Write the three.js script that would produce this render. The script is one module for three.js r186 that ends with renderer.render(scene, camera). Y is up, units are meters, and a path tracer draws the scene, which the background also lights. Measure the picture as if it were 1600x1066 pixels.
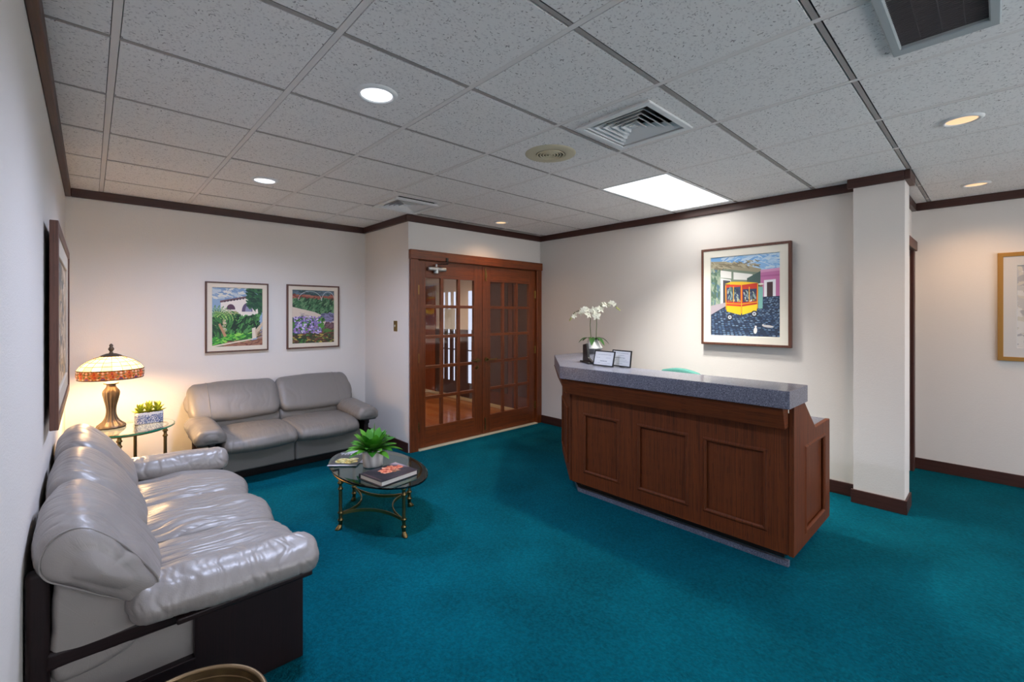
import * as THREE from 'three';
import { RoundedBoxGeometry } from 'three/addons/geometries/RoundedBoxGeometry.js';
import { mergeGeometries, mergeVertices } from 'three/addons/utils/BufferGeometryUtils.js';
import { ImprovedNoise } from 'three/addons/math/ImprovedNoise.js';
import { RectAreaLightUniformsLib } from 'three/addons/lights/RectAreaLightUniformsLib.js';

/* ------------------------------------------------------------------ camera, light, exposure
   X runs along the back wall, Y is up, and the left wall runs away along -Z (written u = -Z below). */
RectAreaLightUniformsLib.init();
const scene = new THREE.Scene();
scene.background = new THREE.Color().setRGB(0.94, 0.96, 1.0);   // pale overcast sky outside the windows
scene.backgroundIntensity = 6.3;
const renderer = new THREE.WebGLRenderer({ antialias: true });
renderer.toneMapping = THREE.LinearToneMapping;
renderer.toneMappingExposure = 1.08;
renderer.shadowMap.enabled = true;
renderer.shadowMap.type = THREE.PCFSoftShadowMap;
const camera = new THREE.PerspectiveCamera(2 * Math.atan(533 / 708.4) * 180 / Math.PI, 1600 / 1066, 0.05, 60);
camera.position.set(0, 1.465, 0);
camera.rotation.set(0, -0.7495, 0);
camera.setViewOffset(1600, 1066, 0, 41.8, 1600, 1066);
scene.add(camera);
// strengths of the lamps in the room (candela for the spots, nits for the panels)
const LED = 13, WARM = 4, TROFFER = 3.5, LENS = 19, LAMP = 3.6, CORRIDOR = 8;
const COOL = 0xd2deff, AMBER = 0xffd2a6, WHITE = 0xfbf8f2;

/* ------------------------------------------------------------------ helpers */
const R = d => d * Math.PI / 180, noise = new ImprovedNoise();
const V = (x, y, z) => new THREE.Vector3(x, y, z);
function rng(s) { return () => { s |= 0; s = s + 0x6D2B79F5 | 0; let t = Math.imul(s ^ s >>> 15, 1 | s); t = t + Math.imul(t ^ t >>> 7, 61 | t) ^ t; return ((t ^ t >>> 14) >>> 0) / 4294967296; }; }
const used = {};
function numbered(n) { const k = used[n] = (used[n] ?? -1) + 1; return k ? `${n}_${String(k).padStart(3, '0')}` : n; }
const prep = g => { const h = g.index ? g.toNonIndexed() : g; for (const k of Object.keys(h.attributes)) if (!['position', 'normal', 'uv', 'color'].includes(k)) h.deleteAttribute(k); h.morphAttributes = {}; h.clearGroups?.(); return h; };
const merge = gs => gs.length === 1 ? gs[0] : mergeGeometries(gs.map(prep));
function obj(name, g, mat, parent = scene, label) {
  const m = new THREE.Mesh(Array.isArray(g) ? merge(g) : g, mat);
  m.name = parent === scene ? numbered(name) : name; m.castShadow = m.receiveShadow = true;
  if (label) m.userData.label = label;
  parent.add(m); return m;
}
function thing(name, label, category, pos = [0, 0, 0], turn = 0, group) {
  const o = new THREE.Group(); o.name = numbered(name); scene.add(o);
  o.position.set(...pos); o.rotation.y = turn; o.userData = { label, category };
  if (group) o.userData.group = group; return o;
}
function tag(o, label, category, group) { Object.assign(o.userData, { label, category }); if (group) o.userData.group = group; return o; }
function struct(name, g, mat, parent = scene) { const m = obj(name, g, mat, parent); if (parent === scene) { m.name = name; m.userData.kind = 'structure'; } return m; }
function structGroup(name) { const o = new THREE.Group(); o.name = name; o.userData.kind = 'structure'; scene.add(o); return o; }
// uv in metres by box projection; the grain axis runs along v
function buv(g, grain = 'y', off = 0) {
  g = g.index ? g.toNonIndexed() : g;
  if (!g.attributes.normal) g.computeVertexNormals();
  const p = g.attributes.position, uv = new Float32Array(p.count * 2), n = g.attributes.normal, ax = 'xyz';
  for (let f = 0; f < p.count; f += 3) {
    const a = [0, 0, 0]; for (let k = 0; k < 3; k++) { a[0] += Math.abs(n.getX(f + k)); a[1] += Math.abs(n.getY(f + k)); a[2] += Math.abs(n.getZ(f + k)); }
    const d = a.indexOf(Math.max(...a)), o = [0, 1, 2].filter(i => i !== d), gi = ax.indexOf(grain);
    const vi = o.includes(gi) ? gi : o[1], ui = o.find(i => i !== vi);
    for (let k = 0; k < 3; k++) { const c = [p.getX(f + k), p.getY(f + k), p.getZ(f + k)]; uv[(f + k) * 2] = c[ui] + off; uv[(f + k) * 2 + 1] = c[vi] + off * 1.7; }
  }
  g.setAttribute('uv', new THREE.BufferAttribute(uv, 2)); return g;
}
let bo = 0;
function bx(w, h, d, x, y, z, r = 0, grain = 'y') {      // rounded box centred at x,y,z
  const g = r ? new RoundedBoxGeometry(w, h, d, 2, Math.min(r, w / 2.01, h / 2.01, d / 2.01)) : new THREE.BoxGeometry(w, h, d);
  g.translate(x, y, z); return buv(g, grain, (bo += 0.137) % 3);
}
// box by limits, u = -z
const wb = (x0, x1, y0, y1, u0, u1, r = 0, grain = 'y') => bx(x1 - x0, y1 - y0, u1 - u0, (x0 + x1) / 2, (y0 + y1) / 2, -(u0 + u1) / 2, r, grain);
const cyl = (r0, r1, h, x, y, z, seg = 20) => new THREE.CylinderGeometry(r0, r1, h, seg).translate(x, y, z);
const lathe = (pts, seg = 32) => new THREE.LatheGeometry(pts.map(p => new THREE.Vector2(p[0], p[1])), seg);
const tube = (pts, r, n = 24, seg = 8, closed = false) => new THREE.TubeGeometry(new THREE.CatmullRomCurve3(pts, closed), n, r, seg, closed);
const poly = pts => { const s = new THREE.Shape(); pts.forEach((p, i) => i ? s.lineTo(p[0], p[1]) : s.moveTo(p[0], p[1])); s.closePath(); return s; };
const rectPath = (x0, x1, y0, y1) => { const s = new THREE.Path(); s.moveTo(x0, y0); s.lineTo(x0, y1); s.lineTo(x1, y1); s.lineTo(x1, y0); s.closePath(); return s; };
const ext = (shape, depth, bev = 0, seg = 1) => new THREE.ExtrudeGeometry(shape, { depth: depth - 2 * bev, bevelEnabled: bev > 0, bevelThickness: bev, bevelSize: bev, bevelOffset: -bev, bevelSegments: seg, curveSegments: 24 }).translate(0, 0, bev);
const plan = (shape, y0, y1, bev = 0, grain = 'x') => buv(ext(shape, y1 - y0, bev).rotateX(-Math.PI / 2).translate(0, y0, 0), grain);          // shape in (X,u)
const sideX = (shape, x0, x1, bev = 0, grain = 'y') => buv(ext(shape, x1 - x0, bev).rotateY(Math.PI / 2).translate(x0, 0, 0), grain);            // shape in (u,Y)
const frontU = (shape, u0, u1, bev = 0, grain = 'y') => buv(ext(shape, u1 - u0, bev).translate(0, 0, -u1), grain);                               // shape in (X,Y)

/* ------------------------------------------------------------------ procedural textures */
function lattice(seed, n) { const r = rng(seed), a = new Float32Array(n * n); for (let i = 0; i < a.length; i++) a[i] = r(); return (x, y, px, py) => {
  const x0 = Math.floor(x), y0 = Math.floor(y), fx = x - x0, fy = y - y0, sx = fx * fx * (3 - 2 * fx), sy = fy * fy * (3 - 2 * fy);
  const g = (i, j) => a[(((j % py) + py) % py % n) * n + ((i % px) + px) % px % n];
  return (g(x0, y0) * (1 - sx) + g(x0 + 1, y0) * sx) * (1 - sy) + (g(x0, y0 + 1) * (1 - sx) + g(x0 + 1, y0 + 1) * sx) * sy; }; }
const L1 = lattice(11, 256), L2 = lattice(23, 256);
function dataTex(w, h, f, srgb, mx = 1, my = 1) {
  const d = new Uint8Array(w * h * 4);
  for (let j = 0; j < h; j++) for (let i = 0; i < w; i++) { const c = f(i / w, j / h), k = (j * w + i) * 4; if (typeof c === 'number') d[k] = d[k + 1] = d[k + 2] = Math.max(0, Math.min(255, c * 255)); else for (let q = 0; q < 3; q++) d[k + q] = Math.max(0, Math.min(255, c[q])); d[k + 3] = 255; }
  const t = new THREE.DataTexture(d, w, h); t.wrapS = t.wrapT = THREE.RepeatWrapping; t.magFilter = THREE.LinearFilter; t.minFilter = THREE.LinearMipmapLinearFilter; t.generateMipmaps = true;
  if (srgb) t.colorSpace = THREE.SRGBColorSpace; t.repeat.set(1 / mx, 1 / my); t.needsUpdate = true; return t;
}
const mix = (a, b, t) => [0, 1, 2].map(i => a[i] + (b[i] - a[i]) * Math.max(0, Math.min(1, t)));
function woodTex(dark, mid, light, mx = 0.5, my = 1.2) {
  return dataTex(512, 512, (x, y) => {
    const w = L1(x * 6, y * 2, 6, 2) * 0.5, broad = L2(x * 7 + w, y * 1, 7, 1), fine = L1(x * 120, y * 5, 120, 5), pore = L2(x * 200, y * 18, 200, 18);
    let c = mix(mid, light, broad * 1.2 - 0.3); c = mix(c, dark, Math.max(0, fine - 0.45) * 1.0); return mix(c, dark, pore > 0.8 ? 0.5 : 0);
  }, true, mx, my);
}
const T = {
  doorWood: woodTex([64, 28, 6], [124, 57, 16], [146, 74, 25]),
  deskWood: woodTex([58, 25, 7], [98, 46, 15], [110, 54, 20]),
  frameWood: woodTex([66, 38, 28], [98, 60, 46], [112, 72, 56]),
  trimWood: woodTex([40, 18, 12], [66, 34, 26], [78, 42, 33]),
  blackWood: woodTex([18, 10, 9], [31, 17, 17], [40, 24, 23]),
  plank: woodTex([135, 78, 38], [178, 112, 62], [198, 134, 80]),
  carpet: dataTex(512, 512, (x, y) => { const b = L1(x * 3, y * 3, 3, 3) * 0.6 + L2(x * 9, y * 9, 9, 9) * 0.4, f = L2(x * 200, y * 200, 200, 200), k = 0.80 + b * 0.34 + (f - 0.5) * 0.22; return [0 * k, 82 * k, 96 * k]; }, true, 1.9, 1.9),
  carpetBump: dataTex(512, 512, (x, y) => L1(x * 220, y * 220, 220, 220) * 0.6 + L2(x * 90, y * 90, 90, 90) * 0.4, false, 0.9, 0.9),
  leatherBump: dataTex(512, 512, (x, y) => { const a = L1(x * 90, y * 90, 90, 90), b = L2(x * 45, y * 45, 45, 45); return 0.5 + 0.5 * (Math.abs(a - 0.5) + Math.abs(b - 0.5)); }, false, 0.25, 0.25),
  wallBump: dataTex(512, 512, (x, y) => L1(x * 250, y * 60, 250, 60) * 0.5 + L2(x * 60, y * 250, 60, 250) * 0.5, false, 0.6, 0.6),
  laminate: dataTex(512, 512, (x, y) => { const f = L1(x * 170, y * 170, 170, 170), g = L2(x * 230, y * 230, 230, 230); let c = [92, 94, 108]; if (f > 0.74) c = [128, 130, 144]; else if (f < 0.24) c = [52, 53, 66]; if (g > 0.9) c = [160, 160, 172]; return c; }, true, 0.5, 0.5),
  marble: dataTex(256, 256, (x, y) => { const v = Math.abs(L1(x * 6, y * 2, 6, 2) - 0.5 + (L2(x * 14, y * 5, 14, 5) - 0.5) * 0.5); return mix([176, 172, 174], [244, 242, 242], v * 4); }, true),
  teal: dataTex(128, 128, (x, y) => { const f = L2(x * 60, y * 60, 60, 60); return [58 + f * 24, 112 + f * 30, 102 + f * 28]; }, true, 0.1, 0.1),
  speckBronze: dataTex(256, 256, (x, y) => { const f = L1(x * 12, y * 12, 12, 12) * 0.6 + L2(x * 40, y * 40, 40, 40) * 0.4; return mix([70, 54, 34], [132, 108, 70], f); }, true),
};
function canvasTex(w, h, draw) { const c = document.createElement('canvas'); c.width = w; c.height = h; const k = c.getContext('2d'); draw(k, w, h); const t = new THREE.CanvasTexture(c); t.colorSpace = THREE.SRGBColorSpace; t.magFilter = THREE.LinearFilter; return t; }
const tileTex = canvasTex(1024, 1024, (k, w, h) => {
  const r = rng(7); k.fillStyle = '#ebe7e3'; k.fillRect(0, 0, w, h);
  for (let i = 0; i < 9000; i++) { k.fillStyle = `rgba(${r() < 0.5 ? '150,144,140' : '250,248,246'},0.18)`; k.fillRect(r() * w, r() * h, 3 + r() * 8, 2 + r() * 5); }
  for (let i = 0; i < 1500; i++) {
    const x = r() * w, y = r() * h, a = r() * Math.PI, l = 3 + r() * r() * 16, b = 0.25 + r() * 0.5; k.strokeStyle = `rgba(86,78,74,${b})`; k.lineWidth = 1.3 + r() * 2;
    k.beginPath(); k.moveTo(x, y); k.quadraticCurveTo(x + Math.cos(a) * l * 0.5 + r() * 4, y + Math.sin(a) * l * 0.5 + r() * 4, x + Math.cos(a + 0.4) * l, y + Math.sin(a + 0.4) * l); k.stroke();
  }
});
tileTex.wrapS = tileTex.wrapT = THREE.RepeatWrapping; tileTex.repeat.set(1 / 1.1, 1 / 1.1);

/* ------------------------------------------------------------------ materials */
const std = o => new THREE.MeshStandardMaterial(o), phys = o => new THREE.MeshPhysicalMaterial(o);
const M = {
  wall: std({ color: 0xe0d9d2, roughness: 0.85, bumpMap: T.wallBump, bumpScale: 0.0006 }),
  tile: std({ map: tileTex, roughness: 0.95 }),
  tee: std({ color: 0xe2dcd7, roughness: 0.6 }),
  crossTee: std({ color: 0xa39c97, roughness: 0.7 }),
  white: std({ color: 0xe4e4e2, roughness: 0.5 }),
  plenum: std({ color: 0x6a6866, roughness: 0.9 }),
  carpet: phys({ map: T.carpet, roughness: 1, specularIntensity: 0.12, bumpMap: T.carpetBump, bumpScale: 0.006 }),
  trim: std({ map: T.trimWood, roughness: 0.45 }),
  door: phys({ map: T.doorWood, roughness: 0.42, clearcoat: 0.25, clearcoatRoughness: 0.3 }),
  desk: phys({ map: T.deskWood, roughness: 0.6, specularIntensity: 0.5, clearcoat: 0.1, clearcoatRoughness: 0.2 }),
  black: phys({ map: T.blackWood, roughness: 0.5, specularIntensity: 0.6, clearcoat: 0.15, clearcoatRoughness: 0.3 }),
  plank: [0xffffff, 0xe6dccf, 0xf6e6d6].map(c => phys({ map: T.plank, color: c, roughness: 0.3, clearcoat: 0.5, clearcoatRoughness: 0.15 })),
  glass: phys({ color: 0xffffff, transmission: 1, thickness: 0, roughness: 0.02, ior: 1.5 }),
  sideGlass: phys({ color: 0xe2f2ec, transmission: 1, thickness: 0.012, roughness: 0.01, ior: 1.52 }),
  glassEdge: phys({ color: 0x2a9a78, transmission: 0.35, thickness: 0, roughness: 0.15, clearcoat: 0.6 }),
  tableGlass: phys({ color: 0xa9bab6, transmission: 1, thickness: 0.012, roughness: 0.01, ior: 1.95, attenuationColor: new THREE.Color(0x2f9a7c), attenuationDistance: 0.09 }),
  brass: std({ color: 0xa98a52, metalness: 1, roughness: 0.32 }),
  agedBrass: std({ color: 0x8a744c, metalness: 1, roughness: 0.38 }),
  bronze: std({ color: 0x5e5041, metalness: 0.5, roughness: 0.45 }),
  came: std({ color: 0x2c231a, metalness: 0.7, roughness: 0.5 }),
  silver: std({ color: 0xb9bab9, metalness: 0.9, roughness: 0.35 }),
  darkMetal: std({ color: 0x35322f, metalness: 0.8, roughness: 0.45 }),
  leather: phys({ color: 0x918a85, roughness: 0.4, bumpMap: T.leatherBump, bumpScale: 0.0006, clearcoat: 0.35, clearcoatRoughness: 0.32 }),
  leatherDull: phys({ color: 0x79736d, roughness: 0.48, bumpMap: T.leatherBump, bumpScale: 0.0006, clearcoat: 0.2, clearcoatRoughness: 0.42 }),
  laminate: phys({ map: T.laminate, roughness: 0.4, clearcoat: 0.5, clearcoatRoughness: 0.12 }),
  leaf: [0x4a9428, 0x66ad36, 0x378022].map(c => phys({ color: c, roughness: 0.42, transmission: 0.12, thickness: 0, side: THREE.DoubleSide })),
  lime: [0xa3ad33, 0x8c9b2c, 0xb9bd45].map(c => phys({ color: c, roughness: 0.5, transmission: 0.15, thickness: 0, side: THREE.DoubleSide })),
  orchidLeaf: std({ color: 0x2c5522, roughness: 0.4, side: THREE.DoubleSide }),
  petal: phys({ color: 0xf4f5e6, roughness: 0.6, transmission: 0.25, thickness: 0, side: THREE.DoubleSide }),
  bud: std({ color: 0xb4b872, roughness: 0.6 }),
  stem: std({ color: 0x4b5a32, roughness: 0.6 }),
  soil: std({ color: 0x30261d, roughness: 1 }),
  marble: std({ map: T.marble, roughness: 0.4 }),
  ceramic: std({ color: 0xd8d8d4, roughness: 0.4 }),
  greyCeramic: std({ color: 0x6d6d70, roughness: 0.5 }),
  blackPlastic: std({ color: 0x141414, roughness: 0.4 }),
  linen: std({ color: 0xe0d3c0, roughness: 0.9, bumpMap: T.wallBump, bumpScale: 0.0006 }),
  frameWood: std({ map: T.frameWood, roughness: 0.45 }),
  goldFrame: std({ color: 0xa97c3a, metalness: 0.35, roughness: 0.45 }),
  teal: std({ map: T.teal, roughness: 0.9 }),
  paper: std({ color: 0xe6e2dc, roughness: 0.8 }),
  bucket: std({ map: T.speckBronze, metalness: 0.55, roughness: 0.45 }),
  ivory: std({ color: 0xcdc2a4, roughness: 0.6 }),
  grille: std({ color: 0x595355, roughness: 0.7 }),
};
const glow = (c, k) => std({ color: 0x111111, emissive: c, emissiveIntensity: k, roughness: 0.5 });
M.ledLens = glow(0xf0f3ff, 2.2); M.warmLens = glow(0xffd0a0, 1.1); M.troffer = glow(0xf6faff, 1.9);

/* ------------------------------------------------------------------ room shell */
const WX = -0.152, UB = 5.28, JX = 2.46, UD = 4.25, RX = 4.48, CX = 4.36, FX = 5.76, US = 0.57, UF = -2.7, CH = 2.517;
struct('floor', [wb(WX - 0.12, FX + 0.12, -0.06, 0, UF - 0.12, UD + 0.05, 0, 'z'), wb(WX - 0.12, JX + 0.06, -0.06, 0, UD + 0.05, UB + 0.1, 0, 'z')], M.carpet);
struct('wall_left', wb(WX - 0.12, WX, 0, CH + 0.12, UF - 0.12, UB + 0.12), M.wall);
struct('wall_back', wb(WX, JX + 0.1, 0, CH + 0.12, UB, UB + 0.12), M.wall);
struct('wall_jog', wb(JX, JX + 0.1, 0, CH + 0.12, UD, UB), M.wall);
struct('wall_door', [wb(JX + 0.1, 4.70, 2.06, CH + 0.12, UD, UD + 0.12), wb(4.395, 4.70, 0, 2.06, UD, UD + 0.12)], M.wall);
struct('wall_right', wb(RX, RX + 0.12, 0, CH + 0.12, US, UD), M.wall);
struct('wall_column', wb(CX, RX + 0.12, 0, CH + 0.12, 0.47, 0.775), M.wall);
struct('wall_side', [wb(RX + 0.12, 4.7, 0, CH + 0.12, US, US + 0.12), wb(5.62, FX, 0, CH + 0.12, US, US + 0.12), wb(4.7, 5.62, 2.06, CH + 0.12, US, US + 0.12)], M.wall);
struct('wall_far', wb(FX, FX + 0.12, 0, CH + 0.12, UF - 0.12, US + 0.12), M.wall);
{ // wall behind the camera with two daylit windows
  const s = poly([[WX, 0], [FX, 0], [FX, CH + 0.12], [WX, CH + 0.12]]), WIN = [[0.55, 2.35], [3.05, 4.85]];
  for (const [a, b] of WIN) s.holes.push(rectPath(a, b, 0.85, 2.25));
  struct('wall_front', frontU(s, UF - 0.12, UF), M.wall);
  WIN.forEach(([a, b], i) => {
    const w = structGroup(`window_${i + 1}`), c = (a + b) / 2; w.position.set(c, 0.85, -(UF - 0.06)); const h = (b - a) / 2;
    const f = poly([[-h, 0], [h, 0], [h, 1.4], [-h, 1.4]]); f.holes.push(rectPath(-h + 0.04, -0.02, 0.04, 1.36)); f.holes.push(rectPath(0.02, h - 0.04, 0.04, 1.36));
    obj('window_frame', buv(ext(f, 0.05, 0.003).translate(0, 0, -0.025)), M.trim, w);
    for (const q of [-1, 1]) obj('glass_pane', bx(h - 0.05, 1.33, 0.005, q * h / 2, 0.7, 0), M.glass, w);
    obj('window_sill', bx(2 * h + 0.1, 0.03, 0.1, 0, -0.016, -0.09, 0.004, 'x'), M.trim, w);
  });
}

/* crown and base trim */
const CY0 = 2.445, CY1 = CH - 0.001, CD = 0.035, BH = 0.104, BD = 0.014;
const crownX = (x0, x1, u, dir) => wb(x0, x1, CY0, CY1, Math.min(u, u + dir * CD), Math.max(u, u + dir * CD), 0.006, 'x');
const crownU = (u0, u1, x, dir) => wb(Math.min(x, x + dir * CD), Math.max(x, x + dir * CD), CY0, CY1, u0, u1, 0.006, 'z');
struct('trim_1', crownU(UF, UB, WX, 1), M.trim);
struct('trim_2', crownX(WX + CD, JX, UB, -1), M.trim);
struct('trim_3', crownU(UD, UB - CD, JX, -1), M.trim);
struct('trim_4', crownX(JX - CD, RX, UD, -1), M.trim);
struct('trim_5', crownU(0.775, UD - CD, RX, -1), M.trim);
struct('trim_6', [crownU(0.47, 0.775 + CD, CX, -1), crownX(CX - CD, RX + 0.12, 0.47, -1)], M.trim);
struct('trim_7', [crownX(RX + 0.12, FX, US, -1), crownU(UF, US - CD, FX, -1)], M.trim);
const baseX = (x0, x1, u, dir) => wb(x0, x1, 0, BH, Math.min(u, u + dir * BD), Math.max(u, u + dir * BD), 0.004, 'x');
const baseU = (u0, u1, x, dir) => wb(Math.min(x, x + dir * BD), Math.max(x, x + dir * BD), 0, BH, u0, u1, 0.004, 'z');
struct('baseboard_left', baseU(UF, UB, WX, 1), M.trim);
struct('baseboard_back', baseX(WX + BD, JX, UB, -1), M.trim);
struct('baseboard_jog', baseU(UD, UB - BD, JX, -1), M.trim);
struct('baseboard_right', baseU(0.775, UD - 0.03, RX, -1), M.trim);
struct('baseboard_column', [baseU(0.47 - BD, 0.775 + BD, CX, -1), baseX(CX, RX + 0.12, 0.47, -1)], M.trim);
struct('baseboard_far', baseU(UF, US, FX, -1), M.trim);

/* ceiling: lay-in tiles on a metal grid, everything a child of the ceiling */
const GX = [], GU = [];
for (let i = -1; i < 11; i++) GX.push(0.07 + 0.6115 * i);
for (let j = -8; j < 6; j++) GU.push(2.29 + 0.615 * j);
{
  const ceil = structGroup('ceiling');
  obj('ceiling_slab', [wb(WX - 0.12, FX + 0.12, CH + 0.12, CH + 0.2, UF - 0.12, UD + 0.12), wb(WX - 0.12, JX + 0.12, CH + 0.12, CH + 0.2, UD + 0.12, UB + 0.12)], M.plenum, ceil);
  const r = rng(5), variants = {}, inside = (x, u) => x > WX && x < FX && u > UF && (u < UD || (x < JX && u < UB)) && (x < RX || u < US);
  const hole = (x, u) => (Math.abs(x - 2.21) < 0.1 && (Math.abs(u - 1.3675) < 0.1 || Math.abs(u - 3.8275) < 0.1)) ? 'vent' : (x > 3.13 && x < 4.35 && u > 1.7 && u < 2.28) ? 'troffer' : (x > 1.92 && x < 2.5 && u > -0.1 && u < 0.4) ? 'return' : '';
  for (let i = 0; i + 1 < GX.length; i++) for (let j = 0; j + 1 < GU.length; j++) {
    let x0 = Math.max(GX[i], WX), x1 = Math.min(GX[i + 1], FX), u0 = Math.max(GU[j], UF), u1 = Math.min(GU[j + 1], UB);
    if (x1 - x0 < 0.03 || u1 - u0 < 0.03) continue;
    const cx = (x0 + x1) / 2, cu = (u0 + u1) / 2;
    if (cu > UD && x1 > JX) x1 = Math.min(x1, JX + 0.02);
    if (x1 - x0 < 0.03 || !(inside(x0 + 0.02, u0 + 0.02))) continue;
    const h = hole(cx, cu); if (h === 'troffer') continue;
    const w = x1 - x0 - 0.0305, d = u1 - u0 - 0.031, v = Math.floor(r() * 6), key = `${w.toFixed(3)}_${d.toFixed(3)}_${v}_${h}`;
    if (!variants[key]) {
      let g;
      if (h) { const q = h === 'vent' ? [-0.2, 0.2, -0.2, 0.2] : [-0.25, 0.13, -0.12, 0.12]; const s = poly([[-w / 2, -d / 2], [w / 2, -d / 2], [w / 2, d / 2], [-w / 2, d / 2]]); s.holes.push(rectPath(...q)); g = plan(s, 0, 0.015); }
      else g = buv(new THREE.BoxGeometry(w, 0.015, d).translate(0, 0.0075, 0), 'z');
      const uv = g.attributes.uv; for (let k = 0; k < uv.count; k++) { let a = uv.getX(k), b = uv.getY(k); if (v % 2) [a, b] = [b, -a]; uv.setXY(k, a + v * 0.37, b + v * 0.53); }
      variants[key] = g;
    }
    const t = obj('ceiling_tile', variants[key], M.tile, ceil); t.position.set((x0 + x1) / 2, CH - 0.0015 + (r() - 0.5) * 0.0025, -cu);
  }
  // tees: long runners along the left wall, short cross tees between them
  const tw = 0.0125, y0 = CH - 0.001, y1 = CH + 0.03;
  for (const x of GX) if (x > WX && x < FX) { const uMax = x < JX ? UB : x < RX ? UD : US; for (const [a, b] of Math.abs(x - 3.739) < 0.1 ? [[UF, 1.675], [2.29, uMax]] : [[UF, uMax]]) obj('main_tee', [wb(x - tw, x + tw, y0, CH + 0.002, a, b), wb(x - 0.002, x + 0.002, CH + 0.002, y1, a, b)], M.tee, ceil); }
  for (const u of GU) if (u > UF && u < UB) for (let i = 0; i + 1 < GX.length; i++) {
    const a = Math.max(GX[i], WX) + tw, b = Math.min(GX[i + 1], FX, u > UD ? JX : u > US ? RX : FX) - tw; if (b - a < 0.03) continue;
    if (u > 1.7 && u < 2.28) continue;
    obj('cross_tee', wb(a, b, y0 + 0.0005, CH + 0.002, u - tw * 0.75, u + tw * 0.75), M.crossTee, ceil);
  }
}

/* ------------------------------------------------------------------ ceiling fittings */
function spot(o, color, I, angle, pen, soft, y = -0.03) {
  const l = new THREE.SpotLight(color, I, 0, angle, pen, 2); l.position.set(0, y, 0); l.target.position.set(0, -2, 0); l.castShadow = true; l.shadow.radius = soft; l.shadow.mapSize.set(1024, 1024); l.shadow.bias = -0.0005;
  l.name = 'lamp_light'; l.target.name = 'lamp_aim'; o.add(l); o.add(l.target); return l;
}
function downlight(x, u, rad, lensMat, label, color, I, angle = 1.25, pen = 0.7, group) {
  const o = thing('ceiling_downlight', label, 'ceiling light', [x, CH, -u], 0, group);
  obj('trim_ring', lathe([[rad - 0.012, -0.001], [rad - 0.012, -0.006], [rad - 0.007, -0.0125], [rad + 0.002, -0.0125], [rad + 0.012, -0.006], [rad + 0.014, 0]], 48), M.white, o);
  obj('lens', lathe([[0, -0.0085], [rad * 0.6, -0.0082], [rad - 0.011, -0.006], [rad - 0.011, -0.002], [0, -0.002]], 40), lensMat, o);
  spot(o, color, I, angle, pen, 5, -0.02); return o;
}
downlight(1.0, 2.02, 0.084, M.ledLens, 'large bright white ceiling downlight nearest the left front of the room', COOL, LED, 1.42, 0.6);
downlight(1.0, 3.915, 0.084, M.ledLens, 'bright white ceiling downlight in front of the two garden paintings', COOL, LED, 1.42, 0.6);
downlight(3.43, 3.868, 0.068, M.warmLens, 'small warm amber ceiling downlight just in front of the double doors', AMBER, WARM * 0.5);
downlight(3.437, 0.137, 0.075, M.warmLens, 'larger warm amber ceiling downlight near the front of the white column', AMBER, WARM);
downlight(5.221, 0.127, 0.075, M.warmLens, 'farther warm amber ceiling downlight in the passage beyond the white column', AMBER, WARM);
downlight(1.0, -1.6, 0.078, M.ledLens, 'white ceiling downlight nearest the left-hand window', COOL, LED * 0.9, 1.42, 0.6);
downlight(3.437, -1.6, 0.075, M.ledLens, 'white ceiling downlight nearest the right-hand window', COOL, LED * 0.9, 1.42, 0.6);
{ // fluorescent panel over the desk
  const o = thing('ceiling_panel_light', 'bright rectangular ceiling panel light above the reception desk', 'ceiling light', [3.741, CH, -1.9825]);
  const s = poly([[-0.61, -0.305], [0.61, -0.305], [0.61, 0.305], [-0.61, 0.305]]); s.holes.push(rectPath(-0.59, 0.59, -0.285, 0.285));
  obj('frame', plan(s, -0.005, 0.02, 0.001), M.white, o);
  obj('diffuser', bx(1.179, 0.006, 0.569, 0, 0.004, 0, 0.001), M.troffer, o);
  obj('housing', bx(1.21, 0.06, 0.6, 0, 0.052, 0), M.white, o);
  const l = new THREE.RectAreaLight(WHITE, TROFFER, 1.16, 0.55); l.position.set(0, -0.006, 0); l.rotation.x = -Math.PI / 2; l.name = 'panel_light'; o.add(l);
  // the prismatic lens throws most of its light downwards
  for (const x of [-0.35, 0.1]) spot(o, WHITE, LENS, 0.9, 0.9, 5, -0.012).position.x = x;
  o.children.filter(c => c.name === 'lamp_aim').forEach((c, i) => { c.position.x = i ? 0.1 : -0.35; });
}
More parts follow.
